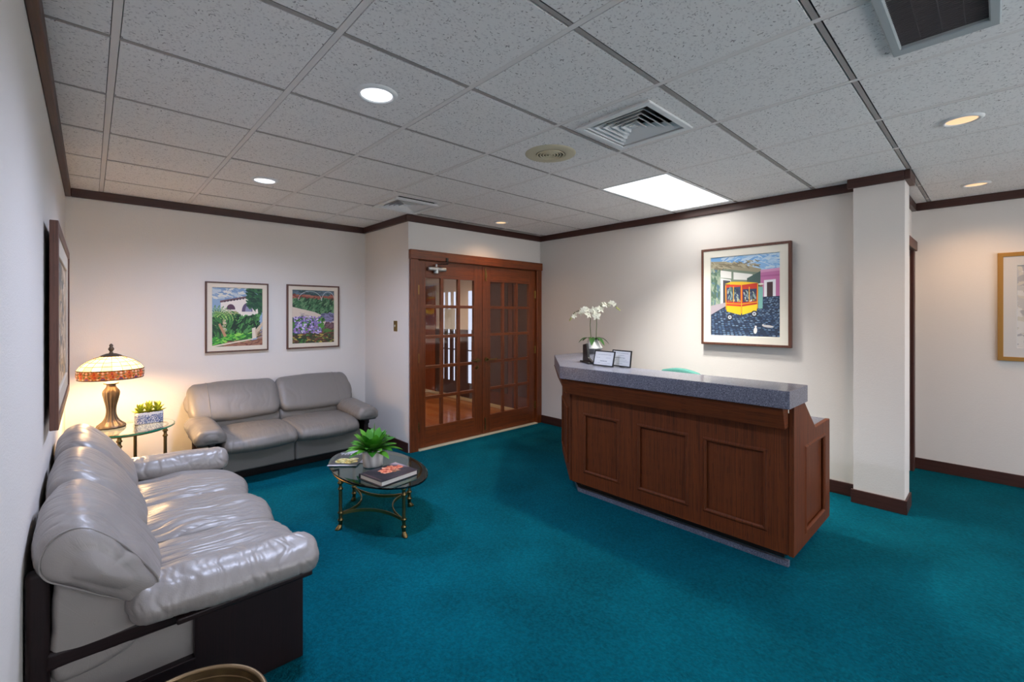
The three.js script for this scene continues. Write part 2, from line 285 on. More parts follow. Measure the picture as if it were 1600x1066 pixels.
function diffuser(x, u, size, label, turn = 0) {
  const o = thing('air_diffuser', label, 'air vent', [x, CH, -u], turn);
  const sq = h => poly([[-h, -h], [h, -h], [h, h], [-h, h]]), ringGeo = (a, b, y0, y1, bev = 0.001) => { const s = sq(a); s.holes.push(rectPath(-b, b, -b, b)); return plan(s, y0, y1, bev); };
  const H = size / 2;
  obj('frame', [ringGeo(H, H - 0.035, -0.022, -0.012, 0.003), ringGeo(H - 0.012, H - 0.02, -0.013, 0, 0)], M.white, o);
  for (let k = 0; k < 5; k++) {                    // concentric sloping louvres
    const a = H - 0.04 - k * 0.035, b = a - 0.030, ya = -0.012, yb = 0.02, P = [], I = [];
    for (const [h, y] of [[a, ya], [b, yb], [b, yb + 0.003], [a, ya + 0.003]]) for (const [sx, sz] of [[-1, -1], [1, -1], [1, 1], [-1, 1]]) P.push(sx * h, y, sz * h);
    for (let q = 0; q < 4; q++) for (let e = 0; e < 4; e++) { const n = (q + 1) % 4, f = (e + 1) % 4; I.push(q * 4 + e, n * 4 + e, q * 4 + f, q * 4 + f, n * 4 + e, n * 4 + f); }
    const g = new THREE.BufferGeometry(); g.setAttribute('position', new THREE.Float32BufferAttribute(P, 3)); g.setIndex(I); const f = g.toNonIndexed(); f.computeVertexNormals(); obj('louver', buv(f), M.white, o);
  }
  obj('centre_plate', bx(0.03, 0.004, 0.03, 0, -0.008, 0, 0.001), M.white, o);
  obj('duct', [bx(0.4, 0.004, 0.4, 0, 0.09, 0), bx(0.4, 0.09, 0.004, 0, 0.045, 0.199), bx(0.4, 0.09, 0.004, 0, 0.045, -0.199), bx(0.004, 0.09, 0.4, 0.199, 0.045, 0), bx(0.004, 0.09, 0.4, -0.199, 0.045, 0)], M.darkMetal, o); return o;
}
diffuser(2.215, 1.385, 0.46, 'large square white ceiling air diffuser beside the round speaker');
diffuser(2.22, 3.88, 0.46, 'far square white ceiling air diffuser above the corner by the doors');
{ // round ceiling speaker
  const o = thing('ceiling_speaker', 'round cream ceiling speaker grille between the air diffuser and the panel light', 'speaker', [2.205, CH, -2.0]);
  obj('rim', lathe([[0.095, -0.003], [0.095, -0.008], [0.105, -0.0105], [0.15, -0.0085], [0.164, -0.004], [0.166, 0]], 56), M.ivory, o);
  for (let k = 0; k < 5; k++) obj('grille_ring', new THREE.TorusGeometry(0.010 + k * 0.019, 0.0048, 6, 40).rotateX(Math.PI / 2).translate(0, -0.010, 0), M.ivory, o);
  obj('cone', lathe([[0, -0.005], [0.096, -0.003]], 32), std({ color: 0x6f654f, roughness: 0.8 }), o);
}
{ // return air grille at the top right
  const o = thing('return_air_grille', 'grey ceiling return air grille with a dark brown mesh, at the top right', 'air vent', [2.10, CH, -0.142]);
  const s = poly([[-0.27, -0.148], [0.27, -0.148], [0.27, 0.148], [-0.27, 0.148]]); s.holes.push(rectPath(-0.225, 0.218, -0.118, 0.118));
  obj('frame', plan(s, -0.02, 0, 0.004), std({ color: 0xa3aaab, roughness: 0.5 }), o);
  for (let k = 0; k < 34; k++) obj('slat', bx(0.0035, 0.010, 0.236, -0.219 + k * 0.0131, -0.002, 0, 0, 'z'), M.grille, o);
  for (let k = 0; k < 3; k++) obj('cross_bar', bx(0.44, 0.004, 0.003, -0.003, -0.004, -0.06 + k * 0.06, 0, 'x'), M.grille, o);
  obj('filter', bx(0.443, 0.004, 0.238, -0.003, 0.006, 0), std({ color: 0x54464a, roughness: 1 }), o);
}

/* ------------------------------------------------------------------ double doors, casing, corridor behind */
struct('trim_8', [wb(2.47, 2.567, 0, 2.06, 4.222, UD, 0.004), wb(2.545, 2.567, 0, 2.055, UD, 4.37)], M.door);
struct('trim_9', [wb(4.388, 4.478, 0, 2.06, 4.222, UD, 0.004), wb(4.388, 4.41, 0, 2.055, UD, 4.37)], M.door);
struct('trim_10', [wb(2.462, 4.48, 2.052, 2.152, 4.205, UD, 0.006, 'x'), wb(2.567, 4.388, 2.048, 2.06, UD, 4.37, 0, 'x')], M.door);
struct('trim_11', wb(2.567, 4.388, 0, 0.014, 4.205, 4.30, 0.004, 'x'), M.ivory);
function leafDoor(name, x0, x1, px0, px1, left) {
  const o = structGroup(name); o.position.set((x0 + x1) / 2, 0, -4.275); const cx = (x0 + x1) / 2;
  const W = (a, b, y0, y1, t = 0.042, grain = 'y', r = 0.003) => bx(b - a, y1 - y0, t, (a + b) / 2 - cx, (y0 + y1) / 2, 0, r, grain);
  const y0 = 0.018, y1 = 2.044, P0 = 0.235, P1 = 1.865;
  obj('stile', W(x0, px0, y0, y1), M.door, o); obj('stile', W(px1, x1, y0, y1), M.door, o);
  obj('rail', W(px0, px1, y0, P0, 0.042, 'x'), M.door, o); obj('rail', W(px0, px1, P1, y1, 0.042, 'x'), M.door, o);
  const mw = 0.034, cw = (px1 - px0 - 2 * mw) / 3, rh = (P1 - P0 - 4 * mw) / 5;
  for (let k = 1; k < 3; k++) { const x = px0 + k * cw + (k - 1) * mw; obj('muntin', W(x, x + mw, P0, P1, 0.034), M.door, o); }
  for (let k = 1; k < 5; k++) { const y = P0 + k * rh + (k - 1) * mw; obj('muntin', W(px0, px1, y, y + mw, 0.036, 'x'), M.door, o); }
  for (let a = 0; a < 3; a++) for (let b = 0; b < 5; b++) {
    const X0 = px0 + a * (cw + mw), Y0 = P0 + b * (rh + mw);
    obj('glass_pane', W(X0 + 0.0005, X0 + cw - 0.0005, Y0 + 0.0005, Y0 + rh - 0.0005, 0.004, 'y', 0), M.glass, o);
  }
  const hx = left ? x0 - cx + 0.004 : x1 - cx - 0.004;
  for (const y of [0.25, 0.99, 1.73]) obj('hinge', [cyl(0.007, 0.007, 0.1, hx, y, 0.026, 12), bx(0.02, 0.1, 0.004, hx + (left ? 0.01 : -0.01), y, 0.021)], M.brass, o);
  // lever handle pointing away from the meeting edge
  const s = left ? -1 : 1, mx = left ? x1 - cx - 0.075 : x0 - cx + 0.06, hy = 0.915;
  obj('handle', [cyl(0.026, 0.028, 0.012, 0, 0, 0, 24).rotateX(Math.PI / 2).translate(mx, hy, 0.027), cyl(0.011, 0.011, 0.045, 0, 0, 0, 14).rotateX(Math.PI / 2).translate(mx, hy, 0.05),
    tube([V(mx, hy, 0.068), V(mx + s * 0.03, hy + 0.003, 0.074), V(mx + s * 0.075, hy + 0.001, 0.072), V(mx + s * 0.125, hy + 0.006, 0.068)], 0.0095, 16, 10)], M.agedBrass, o);
  return o;
}
{
  const l = leafDoor('door_1', 2.57, 3.468, 2.673, 3.343, true);
  const cx = (2.57 + 3.468) / 2;
  obj('deadbolt', [cyl(0.024, 0.027, 0.012, 0, 0, 0, 24).rotateX(Math.PI / 2).translate(3.386 - cx, 0.83, 0.027), cyl(0.012, 0.014, 0.018, 0, 0, 0, 16).rotateX(Math.PI / 2).translate(3.386 - cx, 0.83, 0.04)], M.agedBrass, l);
  const c = obj('door_closer', [bx(0.235, 0.05, 0.055, 2.80 - cx, 1.962, 0.055, 0.02, 'x'), cyl(0.03, 0.03, 0.045, 0, 0, 0, 18).translate(2.79 - cx, 1.937, 0.055), cyl(0.012, 0.012, 0.03, 0, 0, 0, 14).translate(2.79 - cx, 2.0, 0.055)], M.silver, l);
  obj('closer_arm', [bx(0.02, 0.006, 0.13, 0, 0, 0, 0.002).rotateY(1.0).translate(2.845 - cx, 2.017, 0.09), bx(0.02, 0.006, 0.12, 0, 0, 0, 0.002).rotateY(-0.25).translate(2.905 - cx, 2.025, 0.075), bx(0.03, 0.045, 0.012, 2.92 - cx, 2.07, 0.076, 0.003)], M.darkMetal, c);
  const r = leafDoor('door_2', 3.473, 4.386, 3.596, 4.268, false), rx = (3.473 + 4.386) / 2;
  obj('flush_bolt', [bx(0.012, 0.15, 0.01, 3.515 - rx, 1.95, 0.026, 0.003), tube([V(3.515 - rx, 1.99, 0.034), V(3.522 - rx, 1.93, 0.04), V(3.512 - rx, 1.89, 0.036), V(3.525 - rx, 1.87, 0.036)], 0.005, 16, 8)], M.brass, r);
  obj('flush_bolt', [bx(0.022, 0.05, 0.01, 3.51 - rx, 0.185, 0.026, 0.003), bx(0.022, 0.05, 0.01, 3.51 - rx, 0.085, 0.026, 0.003), cyl(0.007, 0.007, 0.13, 3.51 - rx, 0.13, 0.032, 10)], M.agedBrass, r);
}
{ // corridor: wood floor of single planks, side wall with dark panelling and tall lights
  const f = structGroup('floor_corridor'); f.position.set(3.6, 0, -5.9); const r = rng(31), pw = 0.125;
  for (let i = 0; i < 17; i++) { let u = -1.6 + (i % 3) * -0.35; while (u < 1.5) { const l = 0.95 + r() * 0.3, a = Math.max(u, -1.6), b = Math.min(u + l, 1.5); if (b > a + 0.02) obj('floor_plank', bx(pw - 0.002, 0.02, b - a - 0.002, -1.0 + pw * (i + 0.5), -0.012 + r() * 0.0008, -(a + b) / 2, 0.0015, 'z'), M.plank[Math.floor(r() * 3)], f); u += l; } }
  obj('subfloor', bx(2.2, 0.03, 3.2, 0, -0.04, 0), M.plenum, f);
  const w = structGroup('wall_corridor'); w.position.set(4.7, 0, -5.9);
  const Wb = (y0, y1, u0, u1) => bx(0.1, y1 - y0, u1 - u0, 0.05, (y0 + y1) / 2, -((u0 + u1) / 2 - 5.9));
  // plaster with openings for the tall narrow lights
  const op = [[6.03, 6.14, 0.3, 1.86], [6.50, 6.56, 0.3, 1.86], [6.655, 6.73, 0.3, 1.86], [6.83, 6.87, 0.3, 1.86]];
  const s = poly([[4.37, 0], [7.45, 0], [7.45, 2.52], [4.37, 2.52]]); for (const o of op) s.holes.push(rectPath(...o));
  obj('plaster', sideX(s, 4.7, 4.8).translate(-4.7, 0, 5.9), M.wall, w);
  for (const [a, b] of [[4.40, 4.99], [5.01, 5.62]]) {   // dark wood panels near the doors
    obj('wood_panel', bx(0.03, 2.1, b - a, -0.016, 1.05, -((a + b) / 2 - 5.9), 0.004), M.desk, w);
    obj('wood_panel', bx(0.012, 1.7, b - a - 0.2, -0.036, 1.1, -((a + b) / 2 - 5.9), 0.005), M.trim, w);
  }
  const s2 = poly([[5.64, 0.06], [7.1, 0.06], [7.1, 1.2], [5.64, 1.2]]); for (const o of op) s2.holes.push(rectPath(o[0] - 0.012, o[1] + 0.004, 0.3, 1.2 - 0.001));
  obj('wainscot', sideX(s2, 4.672, 4.699).translate(-4.7, 0, 5.9), M.trim, w);
  obj('wood_panel', bx(0.03, 2.0, 0.33, -0.016, 1.0, -(7.28 - 5.9), 0.004), std({ map: T.plank, color: 0xc9a184, roughness: 0.5 }), w);
  obj('baseboard', bx(0.02, 0.05, 3.05, -0.045, 0.025, 0, 0.003, 'z'), M.ivory, w);
  for (let k = 0; k < 4; k++) { const [a, b, y0, y1] = op[k]; const m = obj('frosted_light', bx(0.02, y1 - y0, b - a, 0.011, (y0 + y1) / 2, -((a + b) / 2 - 5.9)), glow(0xdde6ff, 0.95), w); for (const y of [1.12, 0.85]) obj('glazing_bar', bx(0.03, 0.02, b - a, 0.0, y, -((a + b) / 2 - 5.9)), M.trim, w); }
  obj('pale_panel', bx(0.012, 0.36, 0.32, -0.036, 1.38, -(6.63 - 5.9), 0.002), std({ color: 0xd8e4e6, roughness: 0.5 }), w);
  struct('wall_corridor_left', wb(2.56, 2.6, 0, 2.52, UD + 0.12, 7.45), M.wall);
  struct('wall_corridor_end', wb(2.56, 4.8, 0, 2.52, 7.45, 7.55), M.wall);
  struct('ceiling_corridor', wb(2.5, 4.8, 2.52, 2.6, UD + 0.12, 7.55), M.wall);
  const o = thing('ceiling_downlight', 'ceiling downlight in the corridor behind the glazed doors', 'ceiling light', [3.6, 2.52, -5.7]);
  obj('trim_ring', lathe([[0.066, -0.001], [0.07, -0.012], [0.09, -0.008], [0.094, 0]], 32), M.white, o); obj('lens', lathe([[0, -0.008], [0.067, -0.006], [0.067, -0.002], [0, -0.002]], 32), M.warmLens, o);
  spot(o, 0xffdcb8, CORRIDOR, 1.3, 0.6, 5);
}
{ // door in the passage beyond the column
  struct('trim_12', [wb(4.61, 4.7, 0, 2.06, US - 0.03, US, 0.004), wb(5.62, 5.71, 0, 2.06, US - 0.03, US, 0.004), wb(4.60, 5.72, 2.06, 2.15, US - 0.045, US, 0.005, 'x')], M.trim);
  const d = structGroup('door_3'); d.position.set(5.16, 0, -(US + 0.06));
  const s = poly([[-0.46, 0.01], [0.46, 0.01], [0.46, 2.06], [-0.46, 2.06]]); s.holes.push(rectPath(-0.33, 0.33, 0.25, 0.9)); s.holes.push(rectPath(-0.33, 0.33, 1.05, 1.9));
  obj('slab', buv(ext(s, 0.04, 0.003).translate(0, 0, -0.02)), M.trim, d); obj('panel', [bx(0.66, 0.65, 0.02, 0, 0.575, 0), bx(0.66, 0.85, 0.02, 0, 1.475, 0)], M.trim, d);
  obj('handle', new THREE.SphereGeometry(0.028, 20, 14).scale(1, 1, 0.8).translate(-0.4, 0.98, 0.05), M.brass, d);
}
{ // brass light switch on the jog wall
  const o = thing('light_switch', 'small brass light switch plate on the wall left of the doors', 'light switch', [JX, 1.335, -4.52]);
  obj('plate', bx(0.006, 0.115, 0.075, -0.003, 0, 0, 0.002), M.brass, o); obj('toggle', bx(0.014, 0.024, 0.010, -0.011, 0.003, 0, 0.002), M.ivory, o);
}

/* ------------------------------------------------------------------ pictures */
function picture(w, h, fw, fd, mw, label, pos, turn, frameMat, tex, matMat = M.linen, name = 'framed_painting', cat = 'painting', lip = 0.004) {
  const o = thing(name, label, cat, pos, turn);
  const s = poly([[-w / 2, 0], [w / 2, 0], [w / 2, h], [-w / 2, h]]); s.holes.push(rectPath(-w / 2 + fw, w / 2 - fw, fw, h - fw));
  obj('frame', buv(ext(s, fd, 0.003, 2)), frameMat, o);
  const a = fw - lip, s2 = poly([[-w / 2 + a, a], [w / 2 - a, a], [w / 2 - a, h - a], [-w / 2 + a, h - a]]), b = fw + mw;
  s2.holes.push(rectPath(-w / 2 + b, w / 2 - b, b, h - b));
  obj('liner', buv(ext(s2, 0.012, 0.003).translate(0, 0, fd - 0.02)), matMat, o);
  obj('canvas', new THREE.BoxGeometry(w - 2 * b + 0.01, h - 2 * b + 0.01, 0.006).translate(0, h / 2, fd - 0.02), std({ map: tex, roughness: 0.6 }), o);
  obj('backing', bx(w - 2 * fw + 0.004, h - 2 * fw + 0.004, 0.004, 0, h / 2, 0.004), M.blackPlastic, o);
  return o;
}
const rr = rng(77), daub = (k, n, x0, x1, y0, y1, cols, s, ang, len = 3) => { for (let i = 0; i < n; i++) { const x = x0 + rr() * (x1 - x0), y = y0 + rr() * (y1 - y0), a = ang + (rr() - 0.5) * 1.2, q = s * (0.5 + rr()); k.save(); k.translate(x, y); k.rotate(a); k.fillStyle = cols[Math.floor(rr() * cols.length)]; k.beginPath(); k.ellipse(0, 0, q * len, q, 0, 0, 7); k.fill(); k.restore(); } };
const fill = (k, c, pts) => { k.fillStyle = c; k.beginPath(); pts.forEach((p, i) => i ? k.lineTo(...p) : k.moveTo(...p)); k.closePath(); k.fill(); };
const frond = (k, x, y, a, l, col, w) => { for (let i = 0; i < 14; i++) { const t = i / 13; k.strokeStyle = col[i % col.length]; k.lineWidth = w; k.beginPath(); const px = x + Math.cos(a) * l * t, py = y + Math.sin(a) * l * t + t * t * l * 0.25; k.moveTo(px, py); for (const s of [-1, 1]) { k.moveTo(px, py); k.lineTo(px + Math.cos(a + s * 0.7) * l * 0.22 * (1.1 - t), py + Math.sin(a + s * 0.7) * l * 0.22 * (1.1 - t) + l * 0.06); } k.stroke(); } };
const houseTex = canvasTex(470, 575, (k, w, h) => {   // white arcaded house in a garden
  fill(k, '#8ea6bf', [[0, 0], [w, 0], [w, h], [0, h]]); daub(k, 260, 0, 340, 0, 110, ['#b9c2c6', '#d6d2c4', '#8fa4bc', '#7c96b4'], 9, 0.1);
  fill(k, '#e9ddd0', [[80, 135], [335, 85], [430, 130], [430, 300], [80, 330]]); fill(k, '#6e4f52', [[75, 130], [335, 78], [345, 95], [75, 150]]);
  for (let i = 0; i < 8; i++) fill(k, '#43313a', [[110 + i * 28, 132 - i * 5], [124 + i * 28, 129 - i * 5], [124 + i * 28, 142 - i * 5], [110 + i * 28, 145 - i * 5]]);
  k.fillStyle = '#5b3a4c'; k.beginPath(); k.ellipse(170, 215, 40, 52, 0, Math.PI, 0); k.fill(); k.fillStyle = '#5d4c66'; k.beginPath(); k.ellipse(320, 235, 50, 85, 0, Math.PI, 0); k.fill(); k.fillStyle = '#8d8aa2'; k.beginPath(); k.ellipse(332, 235, 30, 75, 0, Math.PI, 0); k.fill();
  fill(k, '#caa79a', [[60, 250], [220, 225], [225, 255], [60, 330]]); daub(k, 250, 330, 470, 0, 190, ['#1f4a33', '#2b5c38', '#183a2c', '#3c6c40'], 8, 0.6); daub(k, 60, 380, 470, 150, 240, ['#1f4a33', '#2b5c38'], 8, 1);
  fill(k, '#efe3d2', [[400, 215], [420, 205], [430, 300], [405, 320]]); daub(k, 300, 40, 230, 240, 440, ['#c8b79c', '#8f9b62', '#4f7a3c', '#a9a874'], 7, 0.2);
  daub(k, 700, 140, 430, 285, 480, ['#1f4526', '#2f6131', '#3f7a3b', '#132f1d', '#53904a'], 8, -1.0, 3.4);
  fill(k, '#2b6a2b', [[0, 455], [360, 480], [360, 575], [0, 575]]); daub(k, 260, 20, 330, 460, 540, ['#3f9a35', '#6cc043', '#95d455', '#2b6a2b'], 7, 0.05, 5);
  for (let i = 0; i < 9; i++) frond(k, 6 + i * 2, 330 - i * 6, -1.45 + i * 0.17, 210, ['#7fb052', '#3f7a3b', '#a7c86b', '#2d5c30'], 5);
  daub(k, 120, 0, 90, 300, 470, ['#28542d', '#3f7a3b', '#1d3d24'], 8, 1); fill(k, '#b98968', [[60, 360], [75, 345], [135, 470], [110, 480]]);
  fill(k, '#8a5a46', [[30, 575], [360, 520], [470, 500], [470, 575]]); daub(k, 120, 120, 460, 530, 575, ['#9b6a52', '#77483a', '#a9785e'], 7, -0.1, 4);
  fill(k, '#e2d2bb', [[0, 560], [370, 500], [375, 512], [0, 575]]); fill(k, '#e8d9c4', [[365, 400], [400, 390], [405, 500], [368, 505]]); fill(k, '#cdb79c', [[395, 420], [470, 330], [470, 360], [405, 500]]);
  for (let i = 0; i < 6; i++) fill(k, i % 2 ? '#7c5240' : '#a67a5c', [[420, 440 + i * 14], [470, 405 + i * 20], [470, 418 + i * 20], [410, 455 + i * 14]]);
});
const flowerTex = canvasTex(385, 520, (k, w, h) => {  // garden path with purple flowers and water jets
  fill(k, '#44585a', [[0, 0], [w, 0], [w, h], [0, h]]); daub(k, 260, 0, w, 0, 60, ['#3b5a58', '#50606a', '#2f4a4a', '#5f7480'], 8, 0.1);
  fill(k, '#8d4a3c', [[0, 48], [w, 62], [w, 110], [0, 92]]); daub(k, 120, 0, w, 55, 105, ['#9c5a48', '#7c3c34', '#b06c56'], 5, 0.03, 5);
  daub(k, 800, 0, w, 95, 235, ['#2f5536', '#3d6a44', '#4e7f52', '#24422c', '#6b8f63'], 7, -0.9);
  fill(k, '#d9c7b4', [[0, 165], [200, 215], [w, 300], [w, 395], [200, 330], [0, 262]]); for (let i = 0; i < 26; i++) { k.strokeStyle = '#8e7d84'; k.lineWidth = 3; k.beginPath(); const x = rr() * 360; k.moveTo(x, 195 + x * 0.25 + rr() * 40); k.lineTo(x + 40, 205 + x * 0.27 + rr() * 50); k.stroke(); }
  daub(k, 90, 270, w, 235, 300, ['#6d6a86', '#8a84a8', '#55506a'], 8, 0.2); daub(k, 120, 290, w, 330, 400, ['#5a3b46', '#7d5a5e'], 5, -0.7, 4);
  daub(k, 900, 0, 270, 285, h, ['#2c5428', '#467a35', '#5f9a45', '#23401f'], 8, -0.8); daub(k, 420, 150, w, 390, h, ['#35592c', '#4f7a38', '#6b3f34', '#2a4424', '#83533f'], 8, -0.4);
  daub(k, 260, 20, 260, 260, 420, ['#8a78b4', '#b3a3d6', '#6b5a98', '#d9c9ea', '#9c6fa8'], 6, 0, 1.5); daub(k, 120, 0, w, 430, h, ['#4b3226', '#6b4632', '#2f3a20', '#b8a24c'], 6, 0);
  for (const [x, r1] of [[160, 105], [325, 60]]) { k.strokeStyle = 'rgba(225,225,225,0.75)'; k.lineWidth = 5; k.beginPath(); k.ellipse(x, 105, r1, 92, 0, Math.PI, 0); k.stroke(); }
});
const cartTex = canvasTex(640, 760, (k, w, h) => {    // yellow and red food cart on a cobbled street
  fill(k, '#7fb0e0', [[0, 0], [w, 0], [w, h], [0, h]]); daub(k, 300, 150, w, 0, 150, ['#8cb9e4', '#b4d0ea', '#77a9dc', '#a6c8e6', '#c6d9ea'], 9, 0, 5);
  fill(k, '#7d8a78', [[0, 40], [150, 55], [470, 150], [470, 420], [0, 470]]); daub(k, 400, 0, 110, 100, 450, ['#6f8a72', '#8aa088', '#55705e', '#a4ae98', '#5a7a8a'], 9, 1.3);
  fill(k, '#a39a80', [[0, 40], [150, 50], [475, 140], [475, 175], [0, 95]]); daub(k, 100, 0, 460, 60, 120, ['#b8ad90', '#887f68'], 5, 0.25, 5);
  fill(k, '#ece9e2', [[100, 130], [205, 150], [205, 215], [100, 200]]); fill(k, '#ece9e2', [[225, 155], [400, 185], [400, 240], [225, 225]]); fill(k, '#efede6', [[100, 205], [200, 225], [200, 430], [100, 455]]); fill(k, '#4b4a52', [[125, 225], [195, 235], [195, 440], [125, 450]]);
  fill(k, '#49605c', [[350, 220], [470, 160], [470, 400], [350, 400]]); fill(k, '#c878a8', [[470, 150], [w, 150], [w, 400], [470, 400]]); fill(k, '#d99abf', [[470, 150], [w, 140], [w, 165], [470, 175]]); fill(k, '#b9689a', [[470, 200], [w, 195], [w, 212], [470, 215]]);
  fill(k, '#f0eef2', [[500, 245], [600, 240], [600, 400], [500, 400]]); fill(k, '#4a3438', [[525, 265], [575, 262], [575, 395], [525, 398]]);
  fill(k, '#b3a6ad', [[0, 470], [150, 440], [150, 520], [0, 570]]); fill(k, '#27354b', [[0, 560], [160, 470], [470, 395], [w, 390], [w, h], [0, h]]);
  for (let y = 400; y < h; y += 11 + (y - 400) * 0.022) for (let x = -10; x < w; x += 20 + (y - 400) * 0.05) { if (y < 560 - x * 0.56 && x < 290) continue; k.fillStyle = ['#4a6486', '#5f7a98', '#3b4f6e', '#768ea8', '#2c3a52', '#42597a'][Math.floor(rr() * 5)]; k.beginPath(); k.ellipse(x + rr() * 8, y + rr() * 5, 9 + (y - 400) * 0.018, 4.4 + (y - 400) * 0.006, 0, 0, 7); k.fill(); }
  fill(k, '#7fb8ae', [[452, 300], [492, 305], [488, 500], [450, 500]]); k.fillStyle = '#8a6a54'; k.beginPath(); k.arc(474, 290, 14, 0, 7); k.fill(); k.fillStyle = '#e9e4d6'; k.beginPath(); k.ellipse(474, 278, 24, 8, 0, 0, 7); k.fill();
  fill(k, '#d9432a', [[145, 275], [300, 265], [300, 545], [150, 505]]); fill(k, '#c93a26', [[300, 265], [448, 270], [445, 500], [300, 545]]);
  fill(k, '#f0c22e', [[140, 265], [200, 245], [300, 248], [452, 265], [300, 280]]); fill(k, '#f6c81e', [[160, 470], [295, 480], [295, 560], [160, 525]]); fill(k, '#f6d22a', [[305, 480], [440, 460], [438, 520], [305, 558]]);
  fill(k, '#3c4a66', [[160, 300], [290, 295], [290, 440], [160, 430]]); fill(k, '#33405e', [[312, 320], [435, 318], [432, 430], [312, 440]]);
  daub(k, 34, 172, 282, 310, 425, ['#8ea7a4', '#a9b4a2', '#5a7a68', '#62707c', '#2f3a50'], 6, 1.5, 3); daub(k, 30, 320, 426, 335, 425, ['#8ea7a4', '#b4b8ac', '#5a6a68', '#6a7684', '#2b3448'], 6, 1.5, 3); daub(k, 16, 165, 290, 418, 436, ['#c8a83a', '#d8d4c2', '#a9483a'], 4, 1.5, 2); daub(k, 12, 316, 432, 412, 432, ['#c8a83a', '#e8e4d2', '#7a5a48'], 4, 1.5, 2);
  k.strokeStyle = '#f2b21e'; k.lineWidth = 7; for (const [a, b, c, d] of [[150, 275, 155, 505], [300, 268, 300, 545], [446, 272, 443, 500], [150, 448, 300, 458], [300, 458, 445, 440], [225, 290, 225, 440], [370, 300, 370, 440]]) { k.beginPath(); k.moveTo(a, b); k.lineTo(c, d); k.stroke(); }
  for (const [x, y] of [[190, 580], [415, 548]]) { k.fillStyle = '#2c2c34'; k.beginPath(); k.arc(x, y, 29, 0, 7); k.fill(); k.fillStyle = '#c8ccd2'; k.beginPath(); k.arc(x, y, 18, 0, 7); k.fill(); k.fillStyle = '#4a4e5a'; k.beginPath(); k.arc(x, y, 7, 0, 7); k.fill(); }
  k.fillStyle = '#e8e6e2'; k.beginPath(); k.ellipse(425, 700, 16, 30, 0.1, 0, 7); k.fill(); k.beginPath(); k.arc(428, 664, 9, 0, 7); k.fill(); k.fillStyle = '#c9c6c4'; k.beginPath(); k.ellipse(535, 660, 48, 11, 0.1, 0, 7); k.fill(); k.beginPath(); k.arc(492, 650, 9, 0, 7); k.fill();
});
const softTex = (cols, seed) => canvasTex(512, 360, (k, w, h) => { fill(k, cols[0], [[0, 0], [w, 0], [w, h], [0, h]]); daub(k, 500, 0, w, 0, h, cols, 14, 0.2, 3); });
picture(0.558, 0.70, 0.014, 0.03, 0.042, 'framed painting of a white arched house and green garden, left of the pair', [1.10, 1.087, -UB], 0, M.frameWood, houseTex);
picture(0.572, 0.706, 0.016, 0.03, 0.042, 'framed painting of a garden path with purple flowers, right of the pair', [1.847, 1.085, -UB], 0, M.frameWood, flowerTex);
picture(0.785, 0.93, 0.022, 0.045, 0.068, 'large framed painting of a yellow food cart on blue cobbles behind the desk', [RX - 0.012, 1.172, -1.615], -Math.PI / 2, M.frameWood, cartTex, std({ color: 0xe6e0d2, roughness: 0.8 }));
picture(1.5, 0.95, 0.045, 0.03, 0.09, 'wide dark-framed picture hanging on the left wall above the long sofa', [WX + 0.018, 0.94, -3.65], Math.PI / 2, M.frameWood, softTex(['#b8a58c', '#8f7d68', '#cdbca4', '#6f6a62', '#a98f70'], 3), std({ color: 0xcbbfae, roughness: 0.8 }));
picture(0.8, 0.925, 0.035, 0.025, 0.08, 'gold-framed picture partly visible on the far right wall', [FX, 1.067, 0.39], -Math.PI / 2, M.goldFrame, softTex(['#b9b6b4', '#cfccc8', '#a5a2a4', '#c4beb2'], 4), std({ color: 0xcac7c4, roughness: 0.8 }));

